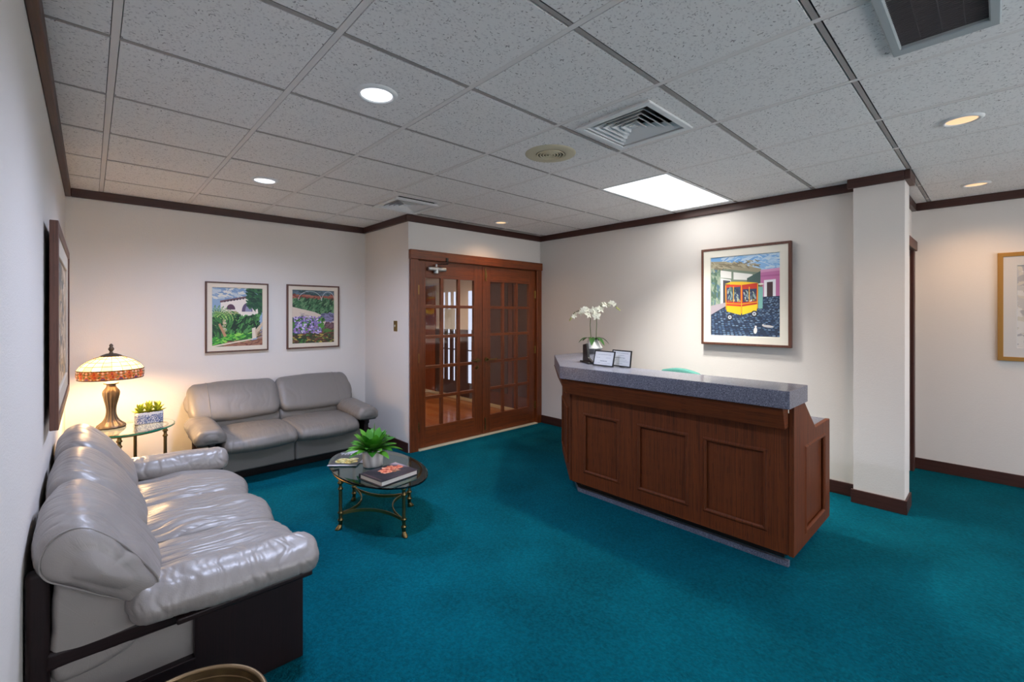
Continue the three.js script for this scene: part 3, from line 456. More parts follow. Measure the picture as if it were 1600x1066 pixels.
/* ------------------------------------------------------------------ sofas */
// closed cross-section in (a,b), lofted along a length; both ends are rounded over with radius r and closed with a slightly bulging cap, like a stuffed cushion
function loft(prof, len, map, { r = 0.05, sl = 56, sp = 88, bulge = 0.012, puff = 0.02, disp = null } = {}) {
  const curve = new THREE.CatmullRomCurve3(prof.map(p => V(p[0], p[1], 0)), true, 'catmullrom', 0.5), pts = curve.getSpacedPoints(sp);
  let ca = 0, cb = 0, rho = 0; for (let i = 0; i < sp; i++) { ca += pts[i].x / sp; cb += pts[i].y / sp; }
  for (let i = 0; i < sp; i++) rho += Math.hypot(pts[i].x - ca, pts[i].y - cb) / sp;
  const ke = Math.max(0.35, 1 - r / rho), half = [], h = len / 2;              // stations from the middle of the length to one end
  const nm = Math.floor(sl / 2); for (let i = 0; i <= nm; i++) half.push([(h - r) * i / nm, 1]);
  for (let i = 1; i <= 9; i++) { const q = i / 9 * Math.PI / 2; half.push([h - r + r * Math.sin(q), 1 - (1 - ke) * (1 - Math.cos(q))]); }
  for (let i = 1; i <= 8; i++) { const k = ke * (1 - i / 8) + 0.01; half.push([h + bulge * (1 - (k / ke) ** 2), k]); }
  const st = half.slice(1).reverse().map(([x, k]) => [-x, k]).concat(half), NS = st.length;
  const P = [], UV = [], I = [], per = curve.getLength(), N = sp + 1;
  for (const [x, k0] of st) { const k = k0 * (1 + puff * (Math.cos(Math.min(1, Math.abs(x) / h) * Math.PI) - 0) * 0.5);
    for (let j = 0; j <= sp; j++) { P.push(...map(x, ca + (pts[j % sp].x - ca) * k, cb + (pts[j % sp].y - cb) * k)); UV.push(x, j / sp * per); } }
  for (let i = 0; i + 1 < NS; i++) for (let j = 0; j < sp; j++) { const a = i * N + j, b = a + N; I.push(a, b, a + 1, a + 1, b, b + 1); }
  const g = new THREE.BufferGeometry(); g.setAttribute('position', new THREE.Float32BufferAttribute(P, 3)); g.setAttribute('uv', new THREE.Float32BufferAttribute(UV, 2)); g.setIndex(I);
  const q = () => g.attributes.normal, p = g.attributes.position;
  const fix = () => { g.computeVertexNormals(); const n = q(); for (let i = 0; i < NS; i++) { const a = i * N, b = a + sp, v = V(n.getX(a) + n.getX(b), n.getY(a) + n.getY(b), n.getZ(a) + n.getZ(b)).normalize(); n.setXYZ(a, v.x, v.y, v.z); n.setXYZ(b, v.x, v.y, v.z); } };
  fix();
  const mi = Math.floor(NS / 2) * N, c = map(0, ca, cb), n0 = q();
  if (n0.getX(mi) * (p.getX(mi) - c[0]) + n0.getY(mi) * (p.getY(mi) - c[1]) + n0.getZ(mi) * (p.getZ(mi) - c[2]) < 0) { const ix = g.index.array; for (let i = 0; i < ix.length; i += 3) { const t = ix[i]; ix[i] = ix[i + 1]; ix[i + 1] = t; } fix(); }
  if (disp) { const n = q().clone(); for (let i = 0; i < NS; i++) for (let j = 0; j <= sp; j++) { const k = i * N + j, [x, kk] = st[i], d = disp(x / h, (j % sp) / sp, x) * Math.min(1, Math.max(0, (kk - ke * 0.6) / (1 - ke * 0.6))); p.setXYZ(k, p.getX(k) + n.getX(k) * d, p.getY(k) + n.getY(k) * d, p.getZ(k) + n.getZ(k) * d); } fix(); }
  return g;
}
// a stitched seam: a fine cord following the cross-section at one place along the length
function seamGeo(prof, x, map, len, r, puff, rad) {
  const curve = new THREE.CatmullRomCurve3(prof.map(p => V(p[0], p[1], 0)), true, 'catmullrom', 0.5), pts = curve.getSpacedPoints(64).slice(0, 64), h = len / 2;
  let ca = 0, cb = 0, rho = 0; for (const p of pts) { ca += p.x / 64; cb += p.y / 64; } for (const p of pts) rho += Math.hypot(p.x - ca, p.y - cb) / 64;
  const ke = Math.max(0.35, 1 - r / rho), q = Math.asin(Math.max(0, Math.min(1, (Math.abs(x) - h + r) / r))), k = (1 - (1 - ke) * (1 - Math.cos(q))) * (1 + puff * Math.cos(Math.min(1, Math.abs(x) / h) * Math.PI) * 0.5);
  return tube(pts.map(p => V(...map(x, ca + (p.x - ca) * k, cb + (p.y - cb) * k))), rad, 96, 5, true);
}
const ridge = v => 1 - Math.min(1, Math.abs(v) * 3.2);
// leather creases run across the length and gather towards the seams
function creases(seed, amp, fx, fs) { return (t, s, x) => {
  const c = Math.cos(s * 2 * Math.PI), d = Math.sin(s * 2 * Math.PI), wob = noise.noise(c * 1.3 + seed, d * 1.3, x * 4) * 0.6;
  const e = 0.45 + 0.55 * Math.pow(Math.abs(t), 2), a = ridge(noise.noise(x * fx + wob + seed * 3.7, c * fs, d * fs + seed)), b = ridge(noise.noise(x * fx * 2.1 + wob * 2 + seed, c * fs * 1.6 + 5, d * fs * 1.6));
  return -amp * e * (a * a + 0.5 * b * b) + amp * 1.5 * noise.noise(x * 5 + seed, c * 1.4, d * 1.4 + seed);
}; }
function sofa(name, label, W, seats, leather, rough, pos, turn, seed, seamIn) {
  const o = thing(name, label, 'sofa', pos, turn), E = W / 2 - 0.1;
  // cross-sections in (z, y), back to front
  const bolster = [[0.010, 0.70], [0.032, 0.775], [0.09, 0.808], [0.155, 0.785], [0.235, 0.705], [0.30, 0.61], [0.345, 0.53], [0.335, 0.48], [0.275, 0.468], [0.19, 0.52], [0.085, 0.60], [0.028, 0.645]];
  const lumbar = [[0.06, 0.30], [0.055, 0.5], [0.07, 0.635], [0.13, 0.62], [0.235, 0.55], [0.305, 0.465], [0.305, 0.39], [0.25, 0.31], [0.15, 0.28]];
  const seat = [[0.24, 0.29], [0.235, 0.37], [0.29, 0.412], [0.42, 0.425], [0.6, 0.425], [0.76, 0.415], [0.85, 0.385], [0.885, 0.335], [0.86, 0.29], [0.78, 0.268], [0.5, 0.262], [0.32, 0.265]];
  const x0 = -E - 0.05, bw = (2 * E + 0.10) / seats, sw = (2 * (E - 0.105)) / seats;
  for (let k = 0; k < seats; k++) {
    const bc = x0 + bw * (k + 0.5), sc = -E + 0.105 + sw * (k + 0.5);
    const bk = obj('back_cushion', loft(bolster, bw + 0.012, (l, a, b) => [bc + l, b, a], { r: 0.075, sl: 96, sp: 110, puff: 0.07, bulge: 0.03, disp: creases(seed + k * 5, rough * 0.7, 11, 0.6) }), leather, o);
    obj('seat_cushion', loft(seat, sw + 0.012, (l, a, b) => [sc + l, b + 0.008 * Math.cos(l / sw * Math.PI) * (b > 0.36 ? 1 : 0), a + 0.012 * Math.cos(l / sw * Math.PI) * Math.max(0, (a - 0.6) / 0.25)], { r: 0.048, sl: 104, sp: 120, bulge: 0.002, puff: 0.07, disp: creases(seed + 20 + k * 7, rough * 1.1, 17, 0.5) }), leather, o);
    for (const e of k === 0 ? [-1] : k === seats - 1 ? [1] : []) obj('seam', seamGeo(bolster, e * (bw / 2 - seamIn), (l, a, b) => [bc + l, b, a], bw + 0.012, 0.075, 0.07, 0.0035), leather, bk);
    const lw = (2 * E - 0.01) / seats, lc = -E + 0.005 + lw * (k + 0.5);
    obj('lumbar_cushion', loft(lumbar, lw + 0.004, (l, a, b) => [lc + l, b, a], { r: 0.03, bulge: 0.003, disp: creases(seed + 50 + k * 3, rough * 0.4, 9, 1) }), leather, o);
  }
  const sk = 2 * (E - 0.05) / seats;
  for (let k = 0; k < seats; k++) obj('skirt_panel', bx(sk - 0.003, 0.185, 0.69, -E + 0.05 + sk * (k + 0.5), 0.188, 0.42, 0.018, 'x'), leather, o);
  obj('plinth', bx(2 * E - 0.16, 0.098, 0.56, 0, 0.049, 0.36, 0.004, 'x'), M.black, o);
  obj('back_panel', bx(2 * E - 0.1, 0.6, 0.03, 0, 0.36, 0.03, 0.005, 'x'), M.black, o);
  for (const s of [-1, 1]) {
    const X = s * (E - 0.025);
    obj('post', bx(0.05, 0.66, 0.055, X, 0.33, 0.028, 0.016), M.black, o);
    obj('arm_rail', bx(0.05, 0.062, 0.80, X, 0.368, 0.44, 0.016, 'z'), M.black, o);
    obj('arm_board', bx(0.13, 0.022, 0.46, s * (E + 0.01), 0.386, 0.60, 0.006, 'z'), M.black, o);
    obj('end_panel', bx(0.045, 0.345, 0.385, X, 0.1725, 0.625, 0.006), M.black, o);
    obj('bottom_board', bx(0.04, 0.19, 0.40, X, 0.095, 0.25, 0.004, 'z'), M.black, o);
    obj('side_upholstery', bx(0.03, 0.17, 0.40, s * (E - 0.05), 0.26, 0.25, 0.012, 'z'), leather, o);
    // arm pad: an oval section lofted from back to front
    const arm = [[-0.118, 0.43], [-0.115, 0.475], [-0.07, 0.522], [0, 0.532], [0.07, 0.522], [0.115, 0.475], [0.122, 0.425], [0.10, 0.398], [0, 0.395], [-0.09, 0.40]];
    const ac = s * (E - 0.018);
    obj('arm_cushion', loft(arm, 0.62, (l, a, b) => [ac + a * 0.97, b + 0.012 - (l + 0.31) * 0.045, 0.555 + l], { r: 0.05, sl: 100, disp: creases(seed + 80 + s * 4, rough * 0.75, 15, 0.5) }), leather, o);
  }
  return o;
}
sofa('leather_sofa', 'long three-seat grey leather sofa with dark wood ends against the left wall', 1.97, 3, M.leather, 0.008, [WX + 0.004, 0, -2.915], Math.PI / 2, 3, 0.022);
sofa('leather_sofa', 'two-seat grey leather sofa under the garden paintings on the back wall', 1.60, 2, M.leatherDull, 0.0035, [1.41, 0, -UB + 0.02], 0, 9, 0.15);

/* ------------------------------------------------------------------ side table, lamp, planter */
function legLathe(h) { return lathe([[0.0, 0], [0.013, 0], [0.013, 0.022], [0.0185, 0.026], [0.0185, 0.034], [0.0125, 0.04], [0.0125, 0.07], [0.0185, 0.075], [0.0185, 0.084], [0.0115, 0.092], [0.0115, h - 0.075], [0.0175, h - 0.07], [0.0175, h - 0.062], [0.0115, h - 0.055], [0.0115, h - 0.035], [0.0185, h - 0.03], [0.0185, h - 0.022], [0.013, h - 0.015], [0.013, h], [0, h]], 20); }
function hoof(a) { // small animal-hoof foot pointing outwards
  const g = lathe([[0, 0], [0.016, 0], [0.0185, 0.006], [0.0165, 0.018], [0.0125, 0.028], [0.0115, 0.036], [0, 0.036]], 20); const p = g.attributes.position;
  for (let i = 0; i < p.count; i++) { const y = p.getY(i), k = Math.max(0, 1 - y / 0.034); p.setX(i, p.getX(i) * (1 + 0.35 * k) + 0.016 * k); }
  g.computeVertexNormals(); return g.rotateY(-a);
}
function ribbon(pts, h, t) { const c = new THREE.CatmullRomCurve3(pts), n = 28, P = [], I = []; for (let i = 0; i <= n; i++) { const p = c.getPoint(i / n), d = c.getTangent(i / n), s = V(-d.z, 0, d.x).normalize().multiplyScalar(t / 2); for (const [a, b] of [[-1, -1], [1, -1], [1, 1], [-1, 1]]) P.push(p.x + s.x * a, p.y + b * h / 2, p.z + s.z * a); }
  for (let i = 0; i < n; i++) for (let e = 0; e < 4; e++) { const a = i * 4 + e, b = i * 4 + (e + 1) % 4; I.push(a, b, a + 4, b, b + 4, a + 4); } I.push(0, 2, 1, 0, 3, 2); const q = n * 4; I.push(q, q + 1, q + 2, q, q + 2, q + 3);
  const g = new THREE.BufferGeometry(); g.setAttribute('position', new THREE.Float32BufferAttribute(P, 3)); g.setIndex(I); const f = g.toNonIndexed(); f.computeVertexNormals(); return buv(f); }
const ellipsePts = (a, b, y, n = 60) => Array.from({ length: n }, (_, i) => V(a * Math.cos(i / n * 2 * Math.PI), y, b * Math.sin(i / n * 2 * Math.PI)));
function glassTable(name, label, cat, x, u, a, b, h, la, lb, angles, glass, edge) {
  const o = thing(name, label, cat, [x, 0, -u]);
  const s = new THREE.Shape(); s.absellipse(0, 0, a, b, 0, Math.PI * 2);
  obj('glass_top', new THREE.ExtrudeGeometry(s, { depth: 0.008, bevelEnabled: true, bevelThickness: 0.002, bevelSize: 0.003, bevelOffset: -0.003, bevelSegments: 2, curveSegments: 72 }).rotateX(-Math.PI / 2).translate(0, h - 0.010, 0), glass, o);
  if (edge) { const e = new THREE.Shape(); e.absellipse(0, 0, a + 0.0045, b + 0.0045, 0, Math.PI * 2); const q = new THREE.Path(); q.absellipse(0, 0, a + 0.0005, b + 0.0005, 0, Math.PI * 2); e.holes.push(q); obj('polished_edge', new THREE.ExtrudeGeometry(e, { depth: 0.010, bevelEnabled: false, curveSegments: 72 }).rotateX(-Math.PI / 2).translate(0, h - 0.011, 0), M.glassEdge, o, 'green polished glass edge'); }
  obj('rim_ring', tube(ellipsePts(la + 0.012, lb + 0.012, h - 0.021), 0.0085, 96, 8, true), M.brass, o);
  const feet = angles.map(t => V(la * Math.cos(t), 0, lb * Math.sin(t)));
  feet.forEach((f, i) => {
    const l = obj('leg', legLathe(h - 0.062).translate(f.x, 0.033, f.z), M.agedBrass, o), ang = Math.atan2(f.z, f.x);
    obj('hoof_foot', hoof(ang).translate(f.x, 0, f.z), M.agedBrass, l);
    const g = feet[(i + 1) % feet.length], m = f.clone().add(g).multiplyScalar(0.5), y = 0.105;
    obj('stretcher', ribbon(new THREE.QuadraticBezierCurve3(V(f.x, y, f.z), V(f.x * 0.04 + g.x * 0.04, y, f.z * 0.04 + g.z * 0.04), V(g.x, y, g.z)).getPoints(14), 0.02, 0.006), M.brass, o);
  });
  return o;
}
glassTable('side_table', 'round glass side table with brass legs in the corner between the sofas', 'side table', 0.215, 4.63, 0.292, 0.292, 0.585, 0.235, 0.235, [0.25, 1.82, 3.39, 4.96], M.sideGlass, true);
glassTable('coffee_table', 'oval glass coffee table with brass legs and hoof feet on the teal carpet', 'coffee table', 1.515, 3.06, 0.287, 0.505, 0.37, 0.265, 0.385, [0, Math.PI / 2, Math.PI, Math.PI * 1.5], M.tableGlass, false);
{ // stained glass table lamp
  const o = thing('table_lamp', 'lit stained glass table lamp with a bronze base on the corner side table', 'lamp', [0.12, 0.586, -4.70]);
  const S = 0.79;   // the shade is this much narrower than its profile numbers
  const bp = [[0, 0], [0.105, 0], [0.108, 0.008], [0.1, 0.02], [0.082, 0.034], [0.06, 0.052], [0.045, 0.075], [0.036, 0.105], [0.034, 0.14], [0.04, 0.18], [0.05, 0.22], [0.056, 0.255], [0.054, 0.285], [0.043, 0.305], [0.034, 0.32], [0.034, 0.335], [0, 0.335]];
  const spl = new THREE.CatmullRomCurve3(bp.slice(2, 16).map(p => V(p[0], p[1], 0))).getPoints(70).map(p => [p.x, p.y]);
  const g = lathe([[0, 0], [0.105, 0], ...spl, [0, 0.335]], 96), p = g.attributes.position;
  for (let i = 0; i < p.count; i++) { const y = p.getY(i), r = Math.hypot(p.getX(i), p.getZ(i)); if (r > 0.02 && y > 0.006 && y < 0.31) { const a = Math.atan2(p.getZ(i), p.getX(i)), k = 1 + 0.07 * Math.cos(a * 12) * Math.min(1, (y - 0.006) * 40) * Math.min(1, (0.31 - y) * 30) + (y > 0.24 ? 0.05 * Math.cos(a * 6) * Math.sin((y - 0.24) / 0.07 * Math.PI) : 0); p.setX(i, p.getX(i) * k); p.setZ(i, p.getZ(i) * k); } }
  g.computeVertexNormals(); const base = obj('base', g, M.bronze, o); base.scale.set(0.84, 1, 0.84);
  obj('collar', lathe([[0.03, 0.333], [0.052, 0.338], [0.056, 0.344], [0.05, 0.35], [0.028, 0.356], [0.014, 0.36], [0.012, 0.39], [0, 0.39]], 40), M.bronze, base);
  obj('socket_rod', cyl(0.006, 0.006, 0.2, 0, 0.47, 0, 12), M.bronze, o);
  const sh = obj('shade_cap', lathe([[0, 0.577], [0.03, 0.574], [0.058, 0.562], [0.07, 0.554], [0.066, 0.552], [0, 0.556]], 48), M.bronze, o);
  obj('finial', lathe([[0.012, 0.572], [0.014, 0.58], [0.008, 0.586], [0.013, 0.596], [0.019, 0.608], [0.013, 0.622], [0.009, 0.628], [0.013, 0.636], [0.008, 0.646], [0, 0.652]], 24), M.bronze, o);
  const shade = new THREE.Group(); shade.name = 'shade'; o.add(shade); shade.scale.set(S, 1, S);
  const prof = [[0.252, 0.455], [0.226, 0.487], [0.185, 0.515], [0.13, 0.539], [0.068, 0.556]], NS = 20;
  const cream = [0xfaf3dc, 0xf8ecca, 0xfcf6e6].map(c => phys({ color: c, roughness: 0.9, transmission: 0.4, thickness: 0 }));
  const rg = rng(41), pt = (r, y, a) => [r * Math.cos(a), y, r * Math.sin(a)];
  const slabGeo = (q, nrm, t) => { const P = []; const A = q, B = q.map(v => [v[0] - nrm[0] * t, v[1] - nrm[1] * t, v[2] - nrm[2] * t]); const f = (...v) => { for (let i = 1; i + 1 < v.length; i++) P.push(...v[0], ...v[i], ...v[i + 1]); }; f(...A); f(...B.slice().reverse()); for (let i = 0; i < A.length; i++) { const j = (i + 1) % A.length; f(A[i], B[i], B[j], A[j]); } const b = new THREE.BufferGeometry(); b.setAttribute('position', new THREE.Float32BufferAttribute(P, 3)); b.computeVertexNormals(); b.setAttribute('uv', new THREE.Float32BufferAttribute(new Float32Array(P.length / 3 * 2), 2)); return b; };
  for (let i = 0; i < 4; i++) for (let k = 0; k < NS; k++) {
    const a0 = k / NS * 2 * Math.PI, a1 = (k + 1) / NS * 2 * Math.PI, m = (a0 + a1) / 2, [r0, y0] = prof[i], [r1, y1] = prof[i + 1], dn = V(y1 - y0, r0 - r1, 0).normalize();
    obj('glass_panel', slabGeo([pt(r0, y0, a1), pt(r0, y0, a0), pt(r1, y1, a0), pt(r1, y1, a1)], [dn.x * Math.cos(m), dn.y, dn.x * Math.sin(m)], 0.003), cream[Math.floor(rg() * 3)], shade);
  }
  const cames = []; for (let k = 0; k < NS; k++) { const a = k / NS * 2 * Math.PI; cames.push(new THREE.TubeGeometry(new THREE.CatmullRomCurve3(prof.map(([r, y]) => V(...pt(r, y, a)))), 8, 0.0018, 5)); }
  for (const [r, y] of prof) cames.push(new THREE.TorusGeometry(r, 0.002, 5, 60).rotateX(Math.PI / 2).translate(0, y, 0));
  cames.push(new THREE.TorusGeometry(0.252, 0.0035, 6, 72).rotateX(Math.PI / 2).translate(0, 0.453, 0), new THREE.TorusGeometry(0.247, 0.0035, 6, 72).rotateX(Math.PI / 2).translate(0, 0.385, 0));
  obj('came', cames, M.came, shade);
  // coloured band: many small pieces of glass, joined by colour
  const bands = { red: [], orange: [], green: [], blue: [], amber: [], cream: [] }, NB = 12;
  const rb = y => 0.2475 + 0.0055 * Math.sin((y - 0.385) / 0.07 * Math.PI);
  const dot = (col, a, y, w, h, rot) => { const c = Math.cos(rot), s = Math.sin(rot), q = [[-w, 0], [0, -h], [w, 0], [0, h]].map(([x, z]) => { const X = x * c - z * s, Y = x * s + z * c, yy = Math.max(0.388, Math.min(0.452, y + Y)), aa = a + X / 0.25; return pt(rb(yy) + 0.0022, yy, aa); }); bands[col].push(slabGeo(q.reverse(), [Math.cos(a), 0, Math.sin(a)], 0.003)); };
  for (let k = 0; k < NB; k++) {
    const a = k / NB * 2 * Math.PI, w = 2 * Math.PI / NB;
    for (let i = 0; i < 5; i++) { const t = i / 5 * 2 * Math.PI + 0.3; dot(i % 2 ? 'red' : 'orange', a + Math.cos(t) * 0.052, 0.42 + Math.sin(t) * 0.014, 0.012, 0.007, t); }
    dot('amber', a, 0.42, 0.006, 0.006, 0);
    for (const s of [-1, 1]) { dot('green', a + s * w * 0.3, 0.41, 0.014, 0.005, s * 0.6); dot('green', a + s * w * 0.34, 0.432, 0.014, 0.005, -s * 0.5); dot('cream', a + s * w * 0.25, 0.444, 0.009, 0.007, 0); dot('cream', a + s * w * 0.2, 0.395, 0.011, 0.006, 0); dot('blue', a + s * w * 0.44, 0.396, 0.011, 0.006, 0.2 * s); }
    dot('cream', a + w / 2, 0.44, 0.012, 0.009, 0); dot('cream', a + w / 2, 0.418, 0.012, 0.007, 0); dot('red', a + w / 2, 0.405, 0.008, 0.006, 0); dot('amber', a, 0.392, 0.012, 0.005, 0); dot('orange', a, 0.446, 0.012, 0.005, 0);
  }
  const bc = { red: 0xd03a22, orange: 0xf08a30, green: 0x4c8a48, blue: 0x4660b8, amber: 0xf0ba4c, cream: 0xfff6e2 };
  obj('band_backing', lathe([[0.244, 0.385], [0.2475, 0.386], [0.253, 0.42], [0.2475, 0.454], [0.244, 0.454], [0.2495, 0.42], [0.244, 0.385]], 72), phys({ color: 0x8a6a45, roughness: 0.9, transmission: 0.5, thickness: 0 }), shade);
  for (const c in bands) { const m = obj('band_glass', bands[c], phys({ color: bc[c], roughness: 0.7, transmission: 0.65, thickness: 0 }), shade); m.userData.kind = 'stuff'; m.userData.label = `${c} glass pieces`; }
  const bulb = obj('bulb', new THREE.SphereGeometry(0.032, 24, 16).scale(1, 1.25, 1).translate(0, 0.44, 0.0), glow(0xffd08a, 6), o);
  const l = new THREE.PointLight(0xffd39a, LAMP, 0, 2); l.position.set(0, 0.44, 0); l.castShadow = true; l.shadow.radius = 3; l.name = 'bulb_light'; o.add(l);
}
// one leaf: a folded, arching blade rooted at the origin, growing along +x
function leafGeo(len, wid, rise, droop, fold = 0.25, n = 8, tip = 1) {
  const P = [], UV = [], I = [];
  for (let i = 0; i <= n; i++) { const t = i / n, w = wid * Math.pow(Math.sin(Math.PI * Math.min(1, 0.12 + t * 0.88)), 0.8) * (t === 1 ? 0.02 : 1), x = len * t * Math.cos(rise) + 0, y = len * t * Math.sin(rise) - droop * t * t * len; for (const s of [-1, 0, 1]) { P.push(x, y + (s ? fold * w : 0), s * w); UV.push(t, (s + 1) / 2); } }
  for (let i = 0; i < n; i++) for (let s = 0; s < 2; s++) { const a = i * 3 + s; I.push(a, a + 1, a + 3, a + 1, a + 4, a + 3); }
  const g = new THREE.BufferGeometry(); g.setAttribute('position', new THREE.Float32BufferAttribute(P, 3)); g.setAttribute('uv', new THREE.Float32BufferAttribute(UV, 2)); g.setIndex(I); g.computeVertexNormals(); return g;
}
{ // low planter of lime succulents
  const o = thing('potted_succulents', 'lime green succulents in a blue-and-white spotted planter beside the lamp', 'potted plant', [0.35, 0.586, -4.70], R(4)); o.scale.set(0.92, 1.05, 0.92);
  const dots = canvasTex(512, 128, (k, w, h) => { const r = rng(3); k.fillStyle = '#e6e4e4'; k.fillRect(0, 0, w, h); for (let i = 0; i < 620; i++) { k.fillStyle = ['#3c4f88', '#56689c', '#2c3a6c', '#8894b8'][Math.floor(r() * 4)]; k.beginPath(); k.ellipse(r() * w, 30 + r() * 98, 3 + r() * 6, 2 + r() * 4, r() * 3, 0, 7); k.fill(); } });
  dots.wrapS = dots.wrapT = THREE.RepeatWrapping;
  const rr2 = (w, d, r) => { const s = new THREE.Shape(); s.moveTo(-w + r, -d); s.lineTo(w - r, -d); s.quadraticCurveTo(w, -d, w, -d + r); s.lineTo(w, d - r); s.quadraticCurveTo(w, d, w - r, d); s.lineTo(-w + r, d); s.quadraticCurveTo(-w, d, -w, d - r); s.lineTo(-w, -d + r); s.quadraticCurveTo(-w, -d, -w + r, -d); return s; };
  const s = rr2(0.1, 0.045, 0.04); s.holes.push(rr2(0.092, 0.037, 0.033));
  const g = buv(ext(s, 0.085, 0.003).rotateX(-Math.PI / 2), 'y'); const uv = g.attributes.uv; for (let i = 0; i < uv.count; i++) uv.setXY(i, uv.getX(i) * 4.5, uv.getY(i) / 0.085);
  obj('planter', g, std({ map: dots, roughness: 0.3 }), o);
  obj('soil', plan(rr2(0.091, 0.036, 0.032), 0.004, 0.07), M.soil, o);
  const r = rng(19);
  for (const [x, h] of [[-0.062, 0.9], [0, 1.1], [0.062, 1]]) for (let k = 0; k < 34; k++) { const ring = Math.floor(k / 12), a = k * 2.4 + r() * 0.3, l = obj('leaf', leafGeo((0.055 + r() * 0.025) * h, 0.0105, 0.5 + ring * 0.36, 0.05, 0.35, 5), M.lime[Math.floor(r() * 3)], o); l.position.set(x + Math.cos(a) * 0.008, 0.072 + ring * 0.012, Math.sin(a) * 0.008); l.rotation.y = a; }
}
/* ------------------------------------------------------------------ on the coffee table */
{
  const o = thing('potted_plant', 'leafy green plant in a white marbled pot at the centre of the coffee table', 'potted plant', [1.50, 0.371, -3.09]);
  obj('pot', lathe([[0, 0], [0.066, 0], [0.069, 0.004], [0.075, 0.112], [0.075, 0.118], [0.070, 0.119], [0.068, 0.112], [0.066, 0.09], [0, 0.09]], 48), M.marble, o);
  obj('soil', lathe([[0, 0.099], [0.067, 0.097], [0.067, 0.092]], 32), M.soil, o);
  const r = rng(8);
  for (let k = 0; k < 54; k++) { const ring = k / 54, a = k * 2.39996, l = obj('leaf', leafGeo(0.105 + 0.08 * (1 - ring * 0.3) * (0.7 + r() * 0.5), 0.027 + r() * 0.008, 0.2 + ring * 0.95, 0.30 * (1 - ring * 0.7), 0.3), M.leaf[Math.floor(r() * 3)], o); l.position.set(Math.cos(a) * 0.022, 0.10 + ring * 0.03, -Math.sin(a) * 0.022); l.rotation.y = a; }
  const sp = obj('leaf', leafGeo(0.19, 0.014, 1.5, 0, 0.3), M.leaf[0], o); sp.position.set(0, 0.12, 0);
}
{
  const cover = canvasTex(512, 440, (k, w, h) => { fill(k, '#2f2a33', [[0, 0], [w, 0], [w, h], [0, h]]); daub(k, 160, 0, w, 0, h, ['#2b2730', '#3a343e', '#27242c'], 16, 0.3, 3); const gr = k.createLinearGradient(380, 60, 512, 0); gr.addColorStop(0, 'rgba(190,160,180,0)'); gr.addColorStop(0.6, '#c9b3c2'); gr.addColorStop(1, '#e6c6c0'); k.fillStyle = gr; k.fillRect(300, 0, 212, h * 0.75);
    for (const [x, y, s] of [[250, 150, 58], [330, 110, 62], [400, 175, 64], [310, 225, 52], [220, 210, 36]]) { daub(k, 46, x - s, x + s, y - s * 0.7, y + s * 0.7, ['#e0714c', '#f09a76', '#c9523a', '#f4b697', '#b8432f'], 12, rr() * 3, 2); }
    for (let i = 0; i < 10; i++) { k.strokeStyle = '#4b5a3c'; k.lineWidth = 4; k.beginPath(); k.moveTo(300 + rr() * 60, 210); k.lineTo(250 + rr() * 160, 320); k.stroke(); }
    k.fillStyle = '#b98a7c'; for (let i = 0; i < 14; i++) k.fillRect(24 + (i % 2) * 3, 60 + i * 24, 7, 15); });
  const o = thing('hardcover_book', 'thick dark hardcover book with orange flowers on the cover, on the coffee table', 'book', [1.473, 0.371, -2.80], R(9));
  obj('page_block', bx(0.284, 0.026, 0.232, 0.002, 0.017, 0, 0.002), M.paper, o);
  obj('cover', [bx(0.296, 0.003, 0.246, 0, 0.0325, 0, 0.001), bx(0.296, 0.003, 0.246, 0, 0.002, 0, 0.001), bx(0.296, 0.033, 0.003, 0, 0.017, -0.1225, 0.001)], std({ color: 0x2a2429, roughness: 0.4 }), o);
  obj('cover_print', new THREE.BoxGeometry(0.294, 0.001, 0.244).translate(0, 0.0345, 0), std({ map: cover, roughness: 0.35 }), o);
  const mag = canvasTex(420, 580, (k, w, h) => { fill(k, '#3b3f42', [[0, 0], [w, 0], [w, h], [0, h]]); fill(k, '#b9bcc8', [[0, 0], [w, 0], [w, 20], [0, 20]]); fill(k, '#c7c9d2', [[0, 540], [w, 540], [w, h], [0, h]]);
    k.fillStyle = '#e9e9ee'; for (let i = 0; i < 8; i++) { k.fillRect(36 + i * 45, 42, 30, 12); k.fillRect(36 + i * 45, 42, 10, 50); if (i % 2) k.fillRect(36 + i * 45, 80, 30, 12); }
    k.fillStyle = '#dcd28c'; k.beginPath(); k.ellipse(140, 360, 92, 108, 0.2, 0, 7); k.fill(); k.fillStyle = '#e2c052'; k.beginPath(); k.ellipse(290, 420, 96, 66, -0.3, 0, 7); k.fill(); k.fillStyle = '#e8e0aa'; k.beginPath(); k.ellipse(280, 290, 80, 50, -0.3, 0, 7); k.fill();
    daub(k, 70, 70, 350, 260, 470, ['#7d7a40', '#f0e6b4', '#caa63c', '#4c4a34', '#b9b06a'], 9, 0.4, 2.4); });
  const mags = [[1.50, 0.371, -3.355, R(-42), 'white', 'pale magazine lying underneath the dark-covered magazine on the coffee table'], [1.419, 0.375, -3.325, R(-41), mag, 'dark-covered magazine with yellow fruit on the cover, upper one on the coffee table']];
  for (const [x, y, z, t, m, label] of mags) {
    const q = thing('magazine', label, 'magazine', [x, y, z], t);
    obj('pages', bx(0.206, 0.0032, 0.297, 0, 0.0016, 0, 0.0005), M.paper, q);
    obj('cover', new THREE.BoxGeometry(0.21, 0.0006, 0.3).translate(0, 0.0036, 0), m === 'white' ? std({ color: 0xb9bccb, roughness: 0.35 }) : std({ map: m, roughness: 0.35 }), q);
  }
}
